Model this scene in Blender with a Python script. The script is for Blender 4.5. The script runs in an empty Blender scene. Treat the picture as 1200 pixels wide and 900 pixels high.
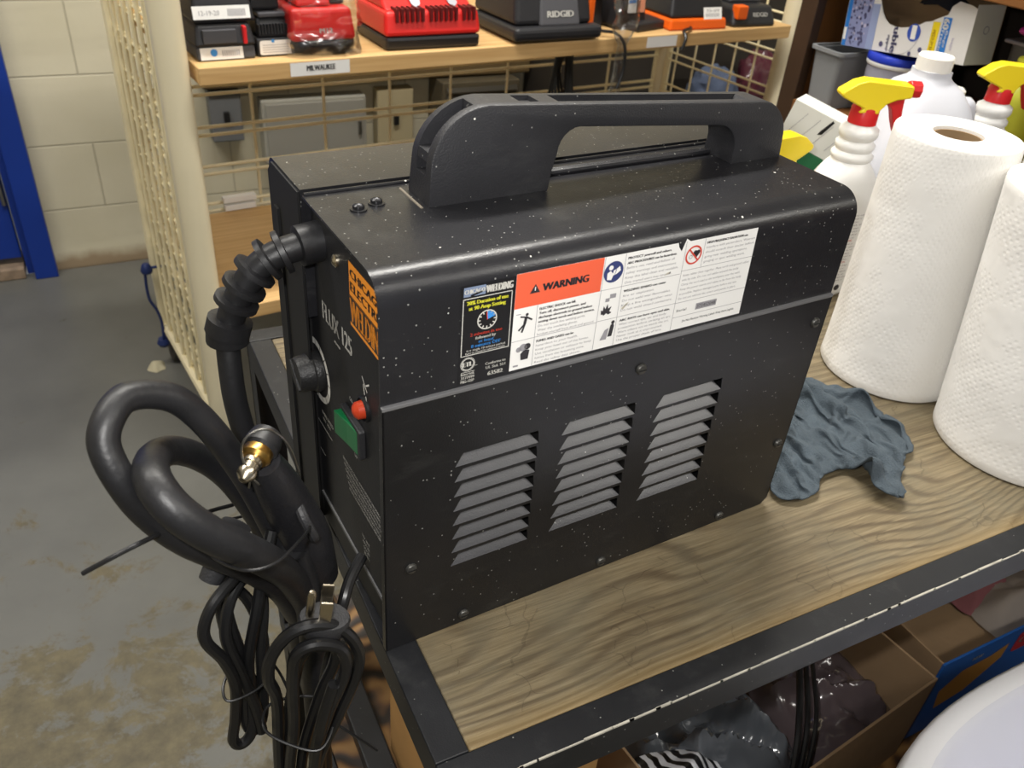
import bpy, bmesh, math, random
from mathutils import Vector, Matrix, noise
random.seed(7)
SC = bpy.context.scene
COL = SC.collection
PI = math.pi
TZ = 0.75            # height of the workbench top over the floor; everything below is laid out from the bench top
FL = -0.75           # floor in those coordinates

# ------------------------------------------------------------------ materials
MATS = {}
def lin(c):
    return tuple(((x/255.0)/12.92 if x/255.0 <= 0.04045 else ((x/255.0+0.055)/1.055)**2.4) for x in c) + (1,)
def mat(name, rgb, rough=0.5, metal=0.0, bump=0.0, bscale=200.0, var=0.0, vscale=6.0, trans=0.0, alpha=1.0, spec=0.5, emit=0.0, coat=0.0, ior=1.45, sub=0.0):
    if name in MATS: return MATS[name]
    m = bpy.data.materials.new(name); m.use_nodes = True
    nt = m.node_tree; b = nt.nodes['Principled BSDF']
    c = lin(rgb)
    b.inputs['Base Color'].default_value = c
    b.inputs['Roughness'].default_value = rough
    b.inputs['Metallic'].default_value = metal
    b.inputs['Specular IOR Level'].default_value = spec
    b.inputs['Transmission Weight'].default_value = trans
    b.inputs['Alpha'].default_value = alpha
    b.inputs['IOR'].default_value = ior
    b.inputs['Coat Weight'].default_value = coat
    if sub: b.inputs['Subsurface Weight'].default_value = sub; b.inputs['Subsurface Radius'].default_value = (.02,.02,.02)
    if emit:
        b.inputs['Emission Color'].default_value = c; b.inputs['Emission Strength'].default_value = emit
    tc = nt.nodes.new('ShaderNodeTexCoord')
    if var > 0:
        n = nt.nodes.new('ShaderNodeTexNoise'); n.inputs['Scale'].default_value = vscale; n.inputs['Detail'].default_value = 5
        nt.links.new(tc.outputs['Object'], n.inputs['Vector'])
        r = nt.nodes.new('ShaderNodeValToRGB')
        lo = tuple(max(0, x*(1-var)) for x in c[:3])+(1,); hi = tuple(min(1, x*(1+var)) for x in c[:3])+(1,)
        r.color_ramp.elements[0].position = .3; r.color_ramp.elements[1].position = .7
        r.color_ramp.elements[0].color = lo; r.color_ramp.elements[1].color = hi
        nt.links.new(n.outputs['Fac'], r.inputs['Fac']); nt.links.new(r.outputs['Color'], b.inputs['Base Color'])
    if bump > 0:
        n2 = nt.nodes.new('ShaderNodeTexNoise'); n2.inputs['Scale'].default_value = bscale; n2.inputs['Detail'].default_value = 3
        nt.links.new(tc.outputs['Object'], n2.inputs['Vector'])
        bp = nt.nodes.new('ShaderNodeBump'); bp.inputs['Strength'].default_value = bump; bp.inputs['Distance'].default_value = 0.002
        nt.links.new(n2.outputs['Fac'], bp.inputs['Height']); nt.links.new(bp.outputs['Normal'], b.inputs['Normal'])
    MATS[name] = m
    return m
def bsdf(m): return m.node_tree.nodes['Principled BSDF']
class NG:
    def __init__(s, m): s.t = m.node_tree; s.b = bsdf(m); s.tc = s.t.nodes.new('ShaderNodeTexCoord')
    def n(s, kind, **kw):
        x = s.t.nodes.new('ShaderNode'+kind)
        for k, v in kw.items():
            if k in x.inputs: x.inputs[k].default_value = v
            else: setattr(x, k, v)
        return x
    def l(s, a, b): s.t.links.new(a, b)
    def ramp(s, fac, stops):
        r = s.n('ValToRGB'); e = r.color_ramp.elements
        while len(e) < len(stops): e.new(0.5)
        for i, (p, c) in enumerate(stops):
            e[i].position = p; e[i].color = c if len(c) == 4 else lin(c)
        s.l(fac, r.inputs['Fac']); return r.outputs['Color']
    def mapping(s, scale=(1,1,1), loc=(0,0,0), rot=(0,0,0), src=None):
        mp = s.n('Mapping'); mp.inputs['Scale'].default_value = scale; mp.inputs['Location'].default_value = loc; mp.inputs['Rotation'].default_value = rot
        s.l(src or s.tc.outputs['Object'], mp.inputs['Vector']); return mp.outputs['Vector']
    def noise(s, vec, scale, detail=4, rough=.5, dist=0):
        x = s.n('TexNoise'); x.inputs['Scale'].default_value = scale; x.inputs['Detail'].default_value = detail; x.inputs['Roughness'].default_value = rough; x.inputs['Distortion'].default_value = dist
        s.l(vec, x.inputs['Vector']); return x.outputs['Fac']
    def math(s, op, a, b=None, c=None):
        x = s.n('Math', operation=op)
        for i, v in enumerate((a, b, c)):
            if v is None: continue
            if isinstance(v, (int, float)): x.inputs[i].default_value = v
            else: s.l(v, x.inputs[i])
        return x.outputs[0]
    def mix(s, fac, a, b, mode='MIX'):
        x = s.n('MixRGB', blend_type=mode)
        for i, v in enumerate((fac, a, b)):
            if isinstance(v, (int, float)): x.inputs[i].default_value = v
            elif isinstance(v, tuple): x.inputs[i].default_value = v
            else: s.l(v, x.inputs[i])
        return x.outputs[0]
    def bump(s, h, strength=.3, dist=.002, prev=None):
        x = s.n('Bump'); x.inputs['Strength'].default_value = strength; x.inputs['Distance'].default_value = dist
        s.l(h, x.inputs['Height'])
        if prev is not None: s.l(prev, x.inputs['Normal'])
        return x.outputs['Normal']

def dusty(name, rgb, rough, amount, bump=.15, seed=0., smudge=.5):
    """powder coated sheet with white spatter specks stuck on it"""
    m = mat(name, rgb, rough); g = NG(m)
    v = g.tc.outputs['Object']
    base = g.ramp(g.noise(v, 9, 5, .6), [(.35, tuple(x*.8 for x in lin(rgb)[:3])+(1,)), (.7, tuple(min(1, x*1.25) for x in lin(rgb)[:3])+(1,))])
    vo = g.n('TexVoronoi'); vo.inputs['Scale'].default_value = 150; g.l(g.mapping(loc=(seed, seed*2, 0)), vo.inputs['Vector'])
    sep = g.n('SeparateColor'); g.l(vo.outputs['Color'], sep.inputs[0])
    size = g.math('MULTIPLY', g.math('POWER', sep.outputs[1], 2.5), .14)
    near = g.math('LESS_THAN', vo.outputs['Distance'], size)
    dens = g.math('MULTIPLY', g.noise(v, 14, 2), amount)
    pick = g.math('LESS_THAN', sep.outputs[0], dens)
    sp = g.math('MULTIPLY', near, pick)
    fine = g.n('TexVoronoi'); fine.inputs['Scale'].default_value = 420; g.l(v, fine.inputs['Vector'])
    s2 = g.n('SeparateColor'); g.l(fine.outputs['Color'], s2.inputs[0])
    f2 = g.math('MULTIPLY', g.math('LESS_THAN', fine.outputs['Distance'], .22), g.math('LESS_THAN', s2.outputs[0], g.math('MULTIPLY', dens, .8)))
    smd = g.ramp(g.noise(g.mapping(scale=(1, 1, 3)), 18, 6, .7), [(.55, (0,0,0,1)), (.85, (smudge,)*3+(1,))])
    c = g.mix(g.math('MULTIPLY', smd, .12), base, lin((140,140,135)))
    c = g.mix(g.math('MULTIPLY', f2, .55), c, lin((170,170,165)))
    c = g.mix(g.math('MULTIPLY', sp, .9), c, lin((222,220,212)))
    g.l(c, g.b.inputs['Base Color'])
    g.l(g.bump(g.noise(v, 900, 2), bump, .0006), g.b.inputs['Normal'])
    return m

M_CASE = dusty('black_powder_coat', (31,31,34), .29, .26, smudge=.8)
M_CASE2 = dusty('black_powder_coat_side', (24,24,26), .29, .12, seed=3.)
M_BLK = mat('black_plastic', (44,44,46), .5, bump=.25, bscale=700, var=.12, vscale=12)
M_HANDLE = dusty('handle_plastic', (40,40,43), .46, .07, bump=.5, seed=6.)
M_PANEL = mat('front_plate_black', (27,27,29), .5, bump=.08, bscale=500, var=.1)
M_DARK = mat('deep_black', (17,17,18), .55)
M_RUB = mat('black_rubber', (27,27,29), .45, var=.25, vscale=35, bump=.12, bscale=260)
M_RUBS = mat('black_cord_jacket', (22,22,23), .34, var=.2, vscale=30)
M_WHITE = mat('label_white', (236,235,232), .35)
M_INK = mat('printed_ink', (50,48,52), .5)
M_INKL = mat('printed_ink_grey', (150,148,152), .5)
M_ORL = mat('warning_orange', (232,98,66), .4)
M_ORS = mat('sticker_orange', (226,140,40), .4)
M_LBLK = mat('label_black', (24,24,27), .3)
M_PRW = mat('print_white', (205,203,196), .5)
M_PRY = mat('print_yellow', (216,214,60), .5)
M_PRB = mat('print_blue', (60,140,215), .5)
M_PRR = mat('print_red', (205,70,55), .5)
M_NAVY = mat('print_navy', (52,62,112), .5)
M_STEEL = mat('worn_steel', (150,148,142), .35, metal=1.0, bump=.1)
M_BRASS = mat('brass', (190,150,80), .3, metal=1.0)
M_NICKEL = mat('nickel', (205,195,175), .25, metal=1.0)
M_RED = mat('red_lamp_lens', (176,58,30), .4)
M_GRN = mat('green_rocker', (16,100,56), .3, coat=.4)
M_CREAM = mat('cream_powder_coat', (224,214,184), .38, var=.06, vscale=5)
M_CREAMD = mat('cream_wire', (234,222,184), .42, var=.1, vscale=8)
M_BLUE = mat('blue_door_paint', (18,52,140), .4, var=.12, vscale=4)
M_SHELF = mat('maple_shelf_laminate', (206,168,112), .5)
M_CARD = mat('cardboard', (150,124,94), .8, var=.12, vscale=14, bump=.15, bscale=120)
M_CARDT = mat('tan_cardboard', (180,138,84), .8, var=.1, vscale=14)
M_RAG = mat('grey_rag_cloth', (74,84,92), .95, var=.14, vscale=30, bump=.7, bscale=700)
M_JUG = mat('milky_plastic', (226,228,236), .4, trans=.25, sub=.2, ior=1.3)
M_WPL = mat('white_plastic', (238,238,236), .35, sub=.1)
M_WCAP = mat('white_cap_plastic', (240,238,232), .4)
M_YEL = mat('yellow_plastic', (238,212,36), .35)
M_REDP = mat('red_plastic', (214,40,44), .35)
M_MAG = mat('magenta_plastic', (158,40,118), .4)
M_TOOLR = mat('charger_red_plastic', (206,34,30), .38, bump=.05)
M_TOOLB = mat('charger_black_plastic', (34,34,37), .45, bump=.2, bscale=500)
M_TOOLG = mat('charger_grey_plastic', (74,74,78), .45)
M_TOOLO = mat('charger_orange_plastic', (232,98,22), .4)
M_CLEAR = mat('clear_plastic_film', (235,238,240), .12, trans=.9, alpha=.35, ior=1.2)
M_BINP = mat('translucent_bin', (168,170,172), .35, trans=.45, ior=1.2)
M_TRASH = mat('white_bin_plastic', (238,238,242), .45, sub=.1)
M_TRASHI = mat('white_bin_inside', (222,223,232), .6)
M_BROWN = mat('brown_cabinet_wood', (120,78,40), .45, var=.25, vscale=7)
M_BROWND = mat('dark_cabinet_edge', (58,40,26), .5, var=.2, vscale=9)
M_CABIN = mat('cabinet_inside_dark', (60,52,45), .8)
M_RAIL = dusty('black_rail_paint', (27,28,31), .45, .05, seed=9., smudge=1.)
M_CORE = mat('cardboard_core', (150,124,92), .85)
M_LIDB = mat('blue_lid', (34,60,190), .4)
M_GREEN = mat('carton_green', (36,104,66), .5)
M_PAPERY = mat('carton_white', (220,220,212), .5)
M_BOXBLUE = mat('carton_blue', (36,92,168), .5)
M_TIE = mat('cable_tie_black', (26,26,27), .35)

def towel_mat():
    m = mat('paper_towel', (240,238,234), .9); g = NG(m)
    # embossed dot quilting laid on the wrapped sheet (cylindrical coordinates)
    sp = g.n('SeparateXYZ'); g.l(g.tc.outputs['Object'], sp.inputs[0])
    ang = g.math('ARCTAN2', sp.outputs[1], sp.outputs[0])
    u = g.math('MULTIPLY', ang, .075)
    cb = g.n('CombineXYZ'); g.l(u, cb.inputs[0]); g.l(sp.outputs[2], cb.inputs[1])
    mp = g.n('Mapping'); mp.inputs['Rotation'].default_value = (0,0,.7); g.l(cb.outputs[0], mp.inputs['Vector'])
    vo = g.n('TexVoronoi', voronoi_dimensions='2D'); vo.inputs['Scale'].default_value = 175; vo.inputs['Randomness'].default_value = .25
    g.l(mp.outputs[0], vo.inputs['Vector'])
    dots = g.ramp(vo.outputs['Distance'], [(.12, (0,0,0,1)), (.38, (1,1,1,1))])
    msk = g.ramp(g.noise(cb.outputs[0], 26, 2), [(.42, (0,0,0,1)), (.5, (1,1,1,1))])
    hh = g.mix(msk, (1,1,1,1), dots)
    n1 = g.bump(hh, .22, .0009)
    g.l(g.bump(g.noise(g.tc.outputs['Object'], 14, 3), .35, .012, n1), g.b.inputs['Normal'])
    return m
M_TOWEL = towel_mat()

def wood_top():
    m = mat('weathered_plywood', (150,130,96), .62); g = NG(m)
    v = g.tc.outputs['Object']
    st = g.mapping(scale=(1.0, 5.0, 5.0), rot=(0,0,.05))
    warp = g.noise(g.mapping(scale=(1.0, 3.2, 1)), 2.6, 2, .45)
    sp = g.n('SeparateXYZ'); g.l(v, sp.inputs[0])
    fine = g.noise(g.mapping(scale=(2, 60, 60)), 6, 5, .7)
    # cathedral grain: bands of warped distance across the board
    f = g.math('ADD', g.math('MULTIPLY', sp.outputs[1], 620), g.math('MULTIPLY', warp, 95.))
    band = g.math('SINE', g.math('ADD', f, g.math('MULTIPLY', fine, 3.)))
    band = g.math('MULTIPLY_ADD', band, .5, .5)
    zone = g.ramp(g.noise(v, 7, 3), [(.38, (0,0,0,1)), (.6, (1,1,1,1))])
    base = g.ramp(fine, [(.25, (84,73,54)), (.5, (122,108,82)), (.8, (152,138,110))])
    c = g.mix(g.math('MULTIPLY', g.ramp(band, [(.0, (0,0,0,1)), (.5, (.1,.1,.1,1)), (1, (1,1,1,1))]), g.math('MULTIPLY_ADD', zone, .45, .22)), base, lin((66,52,36)))
    blotch = g.ramp(g.noise(v, 11, 6, .7), [(.42, (0,0,0,1)), (.66, (1,1,1,1))])
    c = g.mix(g.math('MULTIPLY', blotch, .45), c, lin((104,100,84)))
    stain = g.ramp(g.noise(g.mapping(loc=(4,2,0)), 5, 5, .65), [(.48, (0,0,0,1)), (.7, (1,1,1,1))])
    c = g.mix(g.math('MULTIPLY', stain, .55), c, lin((84,72,52)))
    # peeled veneer cracks
    wv = g.n('TexNoise'); wv.inputs['Scale'].default_value = 30; g.l(v, wv.inputs['Vector'])
    vo = g.n('TexVoronoi', feature='DISTANCE_TO_EDGE'); vo.inputs['Scale'].default_value = 24
    mx = g.n('MixRGB'); mx.inputs[0].default_value = .045; g.l(g.mapping(scale=(1, 1.6, 1)), mx.inputs[1]); g.l(wv.outputs['Color'], mx.inputs[2])
    g.l(mx.outputs[0], vo.inputs['Vector'])
    ck = g.math('LESS_THAN', vo.outputs['Distance'], .016)
    ckz = g.math('GREATER_THAN', g.noise(v, 16, 3), .57)
    ck = g.math('MULTIPLY', ck, ckz)
    c = g.mix(g.math('MULTIPLY', ck, .28), c, lin((56,46,32)))
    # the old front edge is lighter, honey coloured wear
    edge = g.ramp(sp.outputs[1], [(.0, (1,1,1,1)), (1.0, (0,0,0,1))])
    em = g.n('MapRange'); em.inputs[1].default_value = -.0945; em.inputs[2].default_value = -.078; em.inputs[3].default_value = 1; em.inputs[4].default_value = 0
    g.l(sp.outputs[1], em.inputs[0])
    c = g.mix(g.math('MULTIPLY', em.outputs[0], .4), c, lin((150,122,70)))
    g.l(c, g.b.inputs['Base Color'])
    n1 = g.bump(fine, .35, .0015); n1 = g.bump(band, .25, .0012, n1)
    n1 = g.bump(g.math('SUBTRACT', 1., ck), .7, .0015, n1)
    g.l(n1, g.b.inputs['Normal'])
    return m
M_WOOD = wood_top()
def burnt_wood():
    m = mat('scorched_pine_ply', (150,104,52), .55); g = NG(m)
    v = g.tc.outputs['Object']
    sp = g.n('SeparateXYZ'); g.l(v, sp.inputs[0])
    warp = g.noise(g.mapping(scale=(2.2, 2, 1)), 3.4, 3, .5)
    f = g.math('ADD', g.math('MULTIPLY', sp.outputs[1], 60), g.math('MULTIPLY', warp, 14))
    band = g.math('MULTIPLY_ADD', g.math('SINE', g.math('MULTIPLY', f, 2.4)), .5, .5)
    c = g.ramp(band, [(.1, (38,30,24)), (.45, (82,58,36)), (.8, (126,92,52)), (1, (142,108,64))])
    g.l(c, g.b.inputs['Base Color']); g.l(g.bump(band, .3, .002), g.b.inputs['Normal'])
    return m
M_BURNT = burnt_wood()
def shelf_wood():
    g = NG(M_SHELF); sp = g.mapping(scale=(1.2, 30, 30))
    g.l(g.ramp(g.noise(sp, 4, 4), [(.3, (192,152,98)), (.7, (214,178,124))]), g.b.inputs['Base Color'])
shelf_wood()
def floor_mat():
    m = mat('worn_grey_floor_paint', (125,127,126), .42); g = NG(m)
    v = g.tc.outputs['Object']
    base = g.ramp(g.noise(v, 3, 6, .6), [(.3, (92,92,88)), (.7, (108,108,103))])
    w = g.noise(g.mapping(loc=(2.3,1.1,0)), 7.5, 8, .78, .3)
    # wear is heaviest in the aisle beside the bench
    sp = g.n('SeparateXYZ'); g.l(v, sp.inputs[0])
    fr = g.n('MapRange'); fr.inputs[1].default_value = 1.25; fr.inputs[2].default_value = .55; fr.inputs[3].default_value = -.14; fr.inputs[4].default_value = .085
    g.l(sp.outputs[1], fr.inputs[0])
    ww = g.math('ADD', w, fr.outputs[0])
    mask = g.ramp(ww, [(.5, (0,0,0,1)), (.57, (1,1,1,1))])
    brown = g.ramp(g.noise(v, 30, 5, .7), [(.3, (72,65,46)), (.7, (108,98,70))])
    c = g.mix(g.math('MULTIPLY', mask, .8), base, brown)
    sc = g.ramp(g.noise(g.mapping(scale=(9, 1, 1), rot=(0,0,.5)), 11, 4, .7), [(.68, (0,0,0,1)), (.75, (1,1,1,1))])
    c = g.mix(g.math('MULTIPLY', sc, .35), c, lin((84,82,74)))
    g.l(c, g.b.inputs['Base Color'])
    g.l(g.ramp(mask, [(0, (.36,)*3+(1,)), (1, (.7,)*3+(1,))]), g.b.inputs['Roughness'])
    g.l(g.bump(ww, .15, .003), g.b.inputs['Normal'])
    return m
def wall_mat():
    m = mat('painted_block_wall', (216,209,188), .55); g = NG(m)
    v = g.tc.outputs['Object']
    sp = g.n('SeparateXYZ'); g.l(v, sp.inputs[0])
    cb = g.n('CombineXYZ'); g.l(g.math('ADD', sp.outputs[0], .085+.374*4), cb.inputs[0]); g.l(g.math('ADD', sp.outputs[2], .187*8+.0), cb.inputs[1])
    br = g.n('TexBrick'); br.offset = .5
    br.inputs['Scale'].default_value = 1; br.inputs['Mortar Size'].default_value = .003; br.inputs['Mortar Smooth'].default_value = .6
    br.inputs['Brick Width'].default_value = .374; br.inputs['Row Height'].default_value = .187
    g.l(cb.outputs[0], br.inputs['Vector'])
    base = g.ramp(g.noise(v, 4, 4), [(.3, (196,189,164)), (.7, (208,201,178))])
    c = g.mix(g.math('MULTIPLY', br.outputs['Fac'], .55), base, lin((150,142,122)))
    low = g.n('MapRange'); low.inputs[1].default_value = .035; low.inputs[2].default_value = 0; g.l(g.math('ADD', sp.outputs[2], g.math('MULTIPLY', g.noise(v, 18, 4), -.045)), low.inputs[0])
    c = g.mix(g.math('MULTIPLY', low.outputs[0], .7), c, lin((120,88,52)))
    g.l(c, g.b.inputs['Base Color'])
    n1 = g.bump(g.math('SUBTRACT', 1., br.outputs['Fac']), .5, .004)
    g.l(g.bump(g.noise(v, 60, 4), .12, .003, n1), g.b.inputs['Normal'])
    return m

# ------------------------------------------------------------------ mesh building
class MB:
    def __init__(s): s.v = []; s.f = []; s.m = []
    def add(s, vs, fs, mi=0):
        o = len(s.v); s.v += [tuple(p) for p in vs]; s.f += [tuple(i+o for i in f) for f in fs]; s.m += [mi]*len(fs)
        return s
    def box(s, x0, x1, y0, y1, z0, z1, mi=0, M=None):
        vs = [Vector((x, y, z)) for z in (z0, z1) for y in (y0, y1) for x in (x0, x1)]
        if M: vs = [M @ p for p in vs]
        return s.add(vs, [(0,2,3,1), (4,5,7,6), (0,1,5,4), (2,6,7,3), (0,4,6,2), (1,3,7,5)], mi)
    def prism(s, pts, fn, a, b, mi=0):
        """polygon pts (2D) swept from a to b ; fn(u,v,w)->3D"""
        n = len(pts)
        vs = [fn(p[0], p[1], a) for p in pts]+[fn(p[0], p[1], b) for p in pts]
        fs = [tuple(range(n-1, -1, -1)), tuple(range(n, 2*n))]+[(i, (i+1) % n, n+(i+1) % n, n+i) for i in range(n)]
        return s.add(vs, fs, mi)
    def lathe(s, prof, seg=32, c=(0,0,0), sx=1, sy=1, mi=0, cap=True, M=None, pw=None):
        vs = []; fs = []
        for r, z in prof:
            for k in range(seg):
                a = 2*PI*k/seg; ca, sa = math.cos(a), math.sin(a)
                if pw: q = (abs(ca)**pw+abs(sa)**pw)**(-1/pw)
                else: q = 1
                p = Vector((c[0]+r*ca*sx*q, c[1]+r*sa*sy*q, c[2]+z))
                vs.append(M @ p if M else p)
        for i in range(len(prof)-1):
            for k in range(seg):
                k2 = (k+1) % seg
                fs.append((i*seg+k, i*seg+k2, (i+1)*seg+k2, (i+1)*seg+k))
        if cap:
            fs.append(tuple(range(seg-1, -1, -1))); n = len(prof)-1; fs.append(tuple(n*seg+k for k in range(seg)))
        return s.add(vs, fs, mi)
    def cyl(s, p0, p1, r, seg=16, mi=0, r2=None):
        p0 = Vector(p0); p1 = Vector(p1); d = (p1-p0); L = d.length
        M = Matrix.Translation(p0) @ d.to_track_quat('Z', 'Y').to_matrix().to_4x4()
        return s.lathe([(r, 0), (r if r2 is None else r2, L)], seg, mi=mi, M=M)
    def tube(s, pts, r, seg=12, mi=0, sub=6, closed=False, flat=1.0, cap=True):
        P = spline(pts, sub, closed); n = len(P)
        rr = r if callable(r) else (lambda t: r)
        T = []
        for i in range(n):
            a = P[(i-1) % n if closed else max(0, i-1)]; b = P[(i+1) % n if closed else min(n-1, i+1)]
            T.append((b-a).normalized())
        up = Vector((0,0,1)) if abs(T[0].z) < .9 else Vector((1,0,0))
        N = (up-T[0]*up.dot(T[0])).normalized(); vs = []; fs = []
        for i in range(n):
            if i:
                N = (N-T[i]*N.dot(T[i])).normalized()
            B = T[i].cross(N); R = rr(i/(n-1))
            for k in range(seg):
                a = 2*PI*k/seg; vs.append(P[i]+N*(R*math.cos(a)*flat)+B*(R*math.sin(a)))
        for i in range(n if closed else n-1):
            j = (i+1) % n
            for k in range(seg):
                k2 = (k+1) % seg; fs.append((i*seg+k, i*seg+k2, j*seg+k2, j*seg+k))
        if cap and not closed:
            fs.append(tuple(range(seg-1, -1, -1))); fs.append(tuple((n-1)*seg+k for k in range(seg)))
        return s.add(vs, fs, mi)
    def poly(s, pts3, mi=0): return s.add(pts3, [tuple(range(len(pts3)))], mi)
    def build(s, name, mats, parent=None, smooth=True, bevel=0, seg=2, angle=35, subsurf=0, loc=None, wn=False):
        me = bpy.data.meshes.new(name)
        me.from_pydata(s.v, [], s.f); me.validate(); 
        if not isinstance(mats, (list, tuple)): mats = [mats]
        for m in mats: me.materials.append(m)
        if len(me.polygons) == len(s.m): me.polygons.foreach_set('material_index', s.m)
        bm = bmesh.new(); bm.from_mesh(me); bmesh.ops.recalc_face_normals(bm, faces=bm.faces); bm.to_mesh(me); bm.free()
        if smooth:
            me.polygons.foreach_set('use_smooth', [True]*len(me.polygons))
            me.set_sharp_from_angle(angle=math.radians(angle))
        o = bpy.data.objects.new(name, me); COL.objects.link(o)
        if parent: o.parent = parent
        if loc: o.location = loc
        if bevel:
            b = o.modifiers.new('bevel', 'BEVEL'); b.width = bevel; b.segments = seg; b.limit_method = 'ANGLE'; b.angle_limit = math.radians(40); b.harden_normals = smooth
        if subsurf:
            b = o.modifiers.new('sub', 'SUBSURF'); b.levels = subsurf; b.render_levels = subsurf
        return o
def spline(pts, sub=6, closed=False):
    P = [Vector(p) for p in pts]; n = len(P); out = []
    if sub <= 1: return P
    for i in range(n if closed else n-1):
        p0 = P[(i-1) % n] if closed or i else P[0]*2-P[1]
        p1 = P[i]; p2 = P[(i+1) % n]
        p3 = P[(i+2) % n] if closed or i+2 < n else P[-1]*2-P[-2]
        for k in range(sub):
            t = k/sub; t2 = t*t; t3 = t2*t
            out.append(.5*((2*p1)+(p2-p0)*t+(2*p0-5*p1+4*p2-p3)*t2+(3*p1-p0-3*p2+p3)*t3))
    if not closed: out.append(P[-1])
    return out
def arc(cx, cy, r, a0, a1, n=8):
    return [(cx+r*math.cos(math.radians(a0+(a1-a0)*i/n)), cy+r*math.sin(math.radians(a0+(a1-a0)*i/n))) for i in range(n+1)]
def rrect(x0, x1, y0, y1, r, n=5):
    return arc(x1-r, y1-r, r, 0, 90, n)+arc(x0+r, y1-r, r, 90, 180, n)+arc(x0+r, y0+r, r, 180, 270, n)+arc(x1-r, y0+r, r, 270, 360, n)

_tc = {}
def text_geo(s, res=2):
    if s in _tc: return _tc[s]
    cu = bpy.data.curves.new('t', 'FONT'); cu.body = s; cu.size = 1; cu.resolution_u = res
    ob = bpy.data.objects.new('t', cu); COL.objects.link(ob)
    me = bpy.data.meshes.new_from_object(ob)
    vs = [tuple(v.co) for v in me.vertices]; fs = [tuple(p.vertices) for p in me.polygons]
    bpy.data.objects.remove(ob); bpy.data.curves.remove(cu); bpy.data.meshes.remove(me)
    x0 = min(v[0] for v in vs); x1 = max(v[0] for v in vs)
    vs = [((v[0]-x0), v[1], 0) for v in vs]
    _tc[s] = (vs, fs, x1-x0); return _tc[s]
def put_text(mb, s, fn, u0, u1, v0, h, mi=0, bold=0):
    """lettering: cap height h, from u0 to u1 along the baseline v0; fn(u,v)->3D on the surface"""
    vs, fs, w = text_geo(s)
    k = h/.69
    for dx in ([0] if not bold else [-bold, 0, bold]):
        mb.add([fn(u0+(x/w)*(u1-u0)+dx, v0+y*k) for x, y, _ in vs], fs, mi)
def put_rect(mb, fn, u0, u1, v0, v1, mi=0): mb.add([fn(u0, v0), fn(u1, v0), fn(u1, v1), fn(u0, v1)], [(0,1,2,3)], mi)
def put_poly(mb, fn, pts, mi=0): mb.add([fn(*p) for p in pts], [tuple(range(len(pts)))], mi)
def put_ring(mb, fn, cu, cv, r0, r1, a0=0, a1=360, mi=0, n=32):
    A = arc(0, 0, 1, a0, a1, n)
    vs = [fn(cu+r0*x, cv+r0*y) for x, y in A]+[fn(cu+r1*x, cv+r1*y) for x, y in A]; m = len(A)
    mb.add(vs, [(i, i+1, m+i+1, m+i) for i in range(m-1)], mi)
def put_disc(mb, fn, cu, cv, r, mi=0, n=24): put_poly(mb, fn, arc(cu, cv, r, 0, 360, n)[:-1], mi)
def put_line(mb, fn, p, q, w, mi=0):
    dx, dy = q[0]-p[0], q[1]-p[1]; L = math.hypot(dx, dy); nx, ny = -dy/L*w/2, dx/L*w/2
    put_poly(mb, fn, [(p[0]+nx, p[1]+ny), (q[0]+nx, q[1]+ny), (q[0]-nx, q[1]-ny), (p[0]-nx, p[1]-ny)], mi)

def tag(o, label=None, cat=None, group=None, kind=None):
    if label: o['label'] = label
    if cat: o['category'] = cat
    if group: o['group'] = group
    if kind: o['kind'] = kind
    return o
def thing(name, label, cat, loc=(0,0,0), rz=0, group=None):
    o = bpy.data.objects.new(name, None); COL.objects.link(o); o.empty_display_size = .05
    o.location = loc; o.rotation_euler = (0, 0, rz)
    return tag(o, label, cat, group)
def dup_tree(root, loc, rz=None, label=None):
    def cp(o, par):
        c = o.copy(); COL.objects.link(c)
        if par is not None: c.parent = par
        for ch in [x for x in list(bpy.data.objects) if x.parent == o and x != c]: cp(ch, c)
        return c
    r = cp(root, None); r.location = loc
    if rz is not None: r.rotation_euler = (0, 0, rz)
    if label: r['label'] = label
    return r
def boolean_cut(o, cutters):
    """subtract meshes from o once and keep the plain result"""
    for cmb in cutters:
        c = cmb.build('cut', M_DARK, smooth=False)
        md = o.modifiers.new('b', 'BOOLEAN'); md.operation = 'DIFFERENCE'; md.object = c; md.solver = 'EXACT'
        bpy.context.view_layer.update()
        dg = bpy.context.evaluated_depsgraph_get()
        me = bpy.data.meshes.new_from_object(o.evaluated_get(dg))
        o.modifiers.remove(md); old = o.data; nm = old.name; o.data = me; bpy.data.meshes.remove(old); me.name = nm
        cme = c.data; bpy.data.objects.remove(c); bpy.data.meshes.remove(cme)
    o.data.polygons.foreach_set('use_smooth', [True]*len(o.data.polygons)); o.data.set_sharp_from_angle(angle=math.radians(35))

# ================================================================== THE ROOM
WY = 2.235
floor = MB().box(-3.2, 3.2, -2.6, WY, -.05, 0).build('floor', floor_mat(), smooth=False, loc=(0,0,FL)); tag(floor, kind='structure')
wm = wall_mat()
w = MB().box(-.25, 3.2, 0, .1, 0, 2.9).box(-3.2, -1.20, 0, .1, 0, 2.9).box(-1.2, -.25, 0, .1, 2.12, 2.9).build('wall_back', wm, smooth=False, loc=(0, WY, FL)); tag(w, kind='structure')
w = MB().box(0, .1, -2.6, WY, 0, 2.9).build('wall_right', mat('plain_cream_wall', (200,194,176), .6, var=.05), smooth=False, loc=(3.2, 0, FL)); tag(w, kind='structure')
w = MB().box(-.1, 0, -2.6, WY, 0, 2.9).build('wall_left', MATS['plain_cream_wall'], smooth=False, loc=(-3.2, 0, FL)); tag(w, kind='structure')
w = MB().box(-3.2, 3.2, -2.6, WY, 0, .05).build('ceiling', mat('ceiling_white', (205,204,198), .8), smooth=False, loc=(0, 0, FL+2.9)); tag(w, kind='structure')
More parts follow.
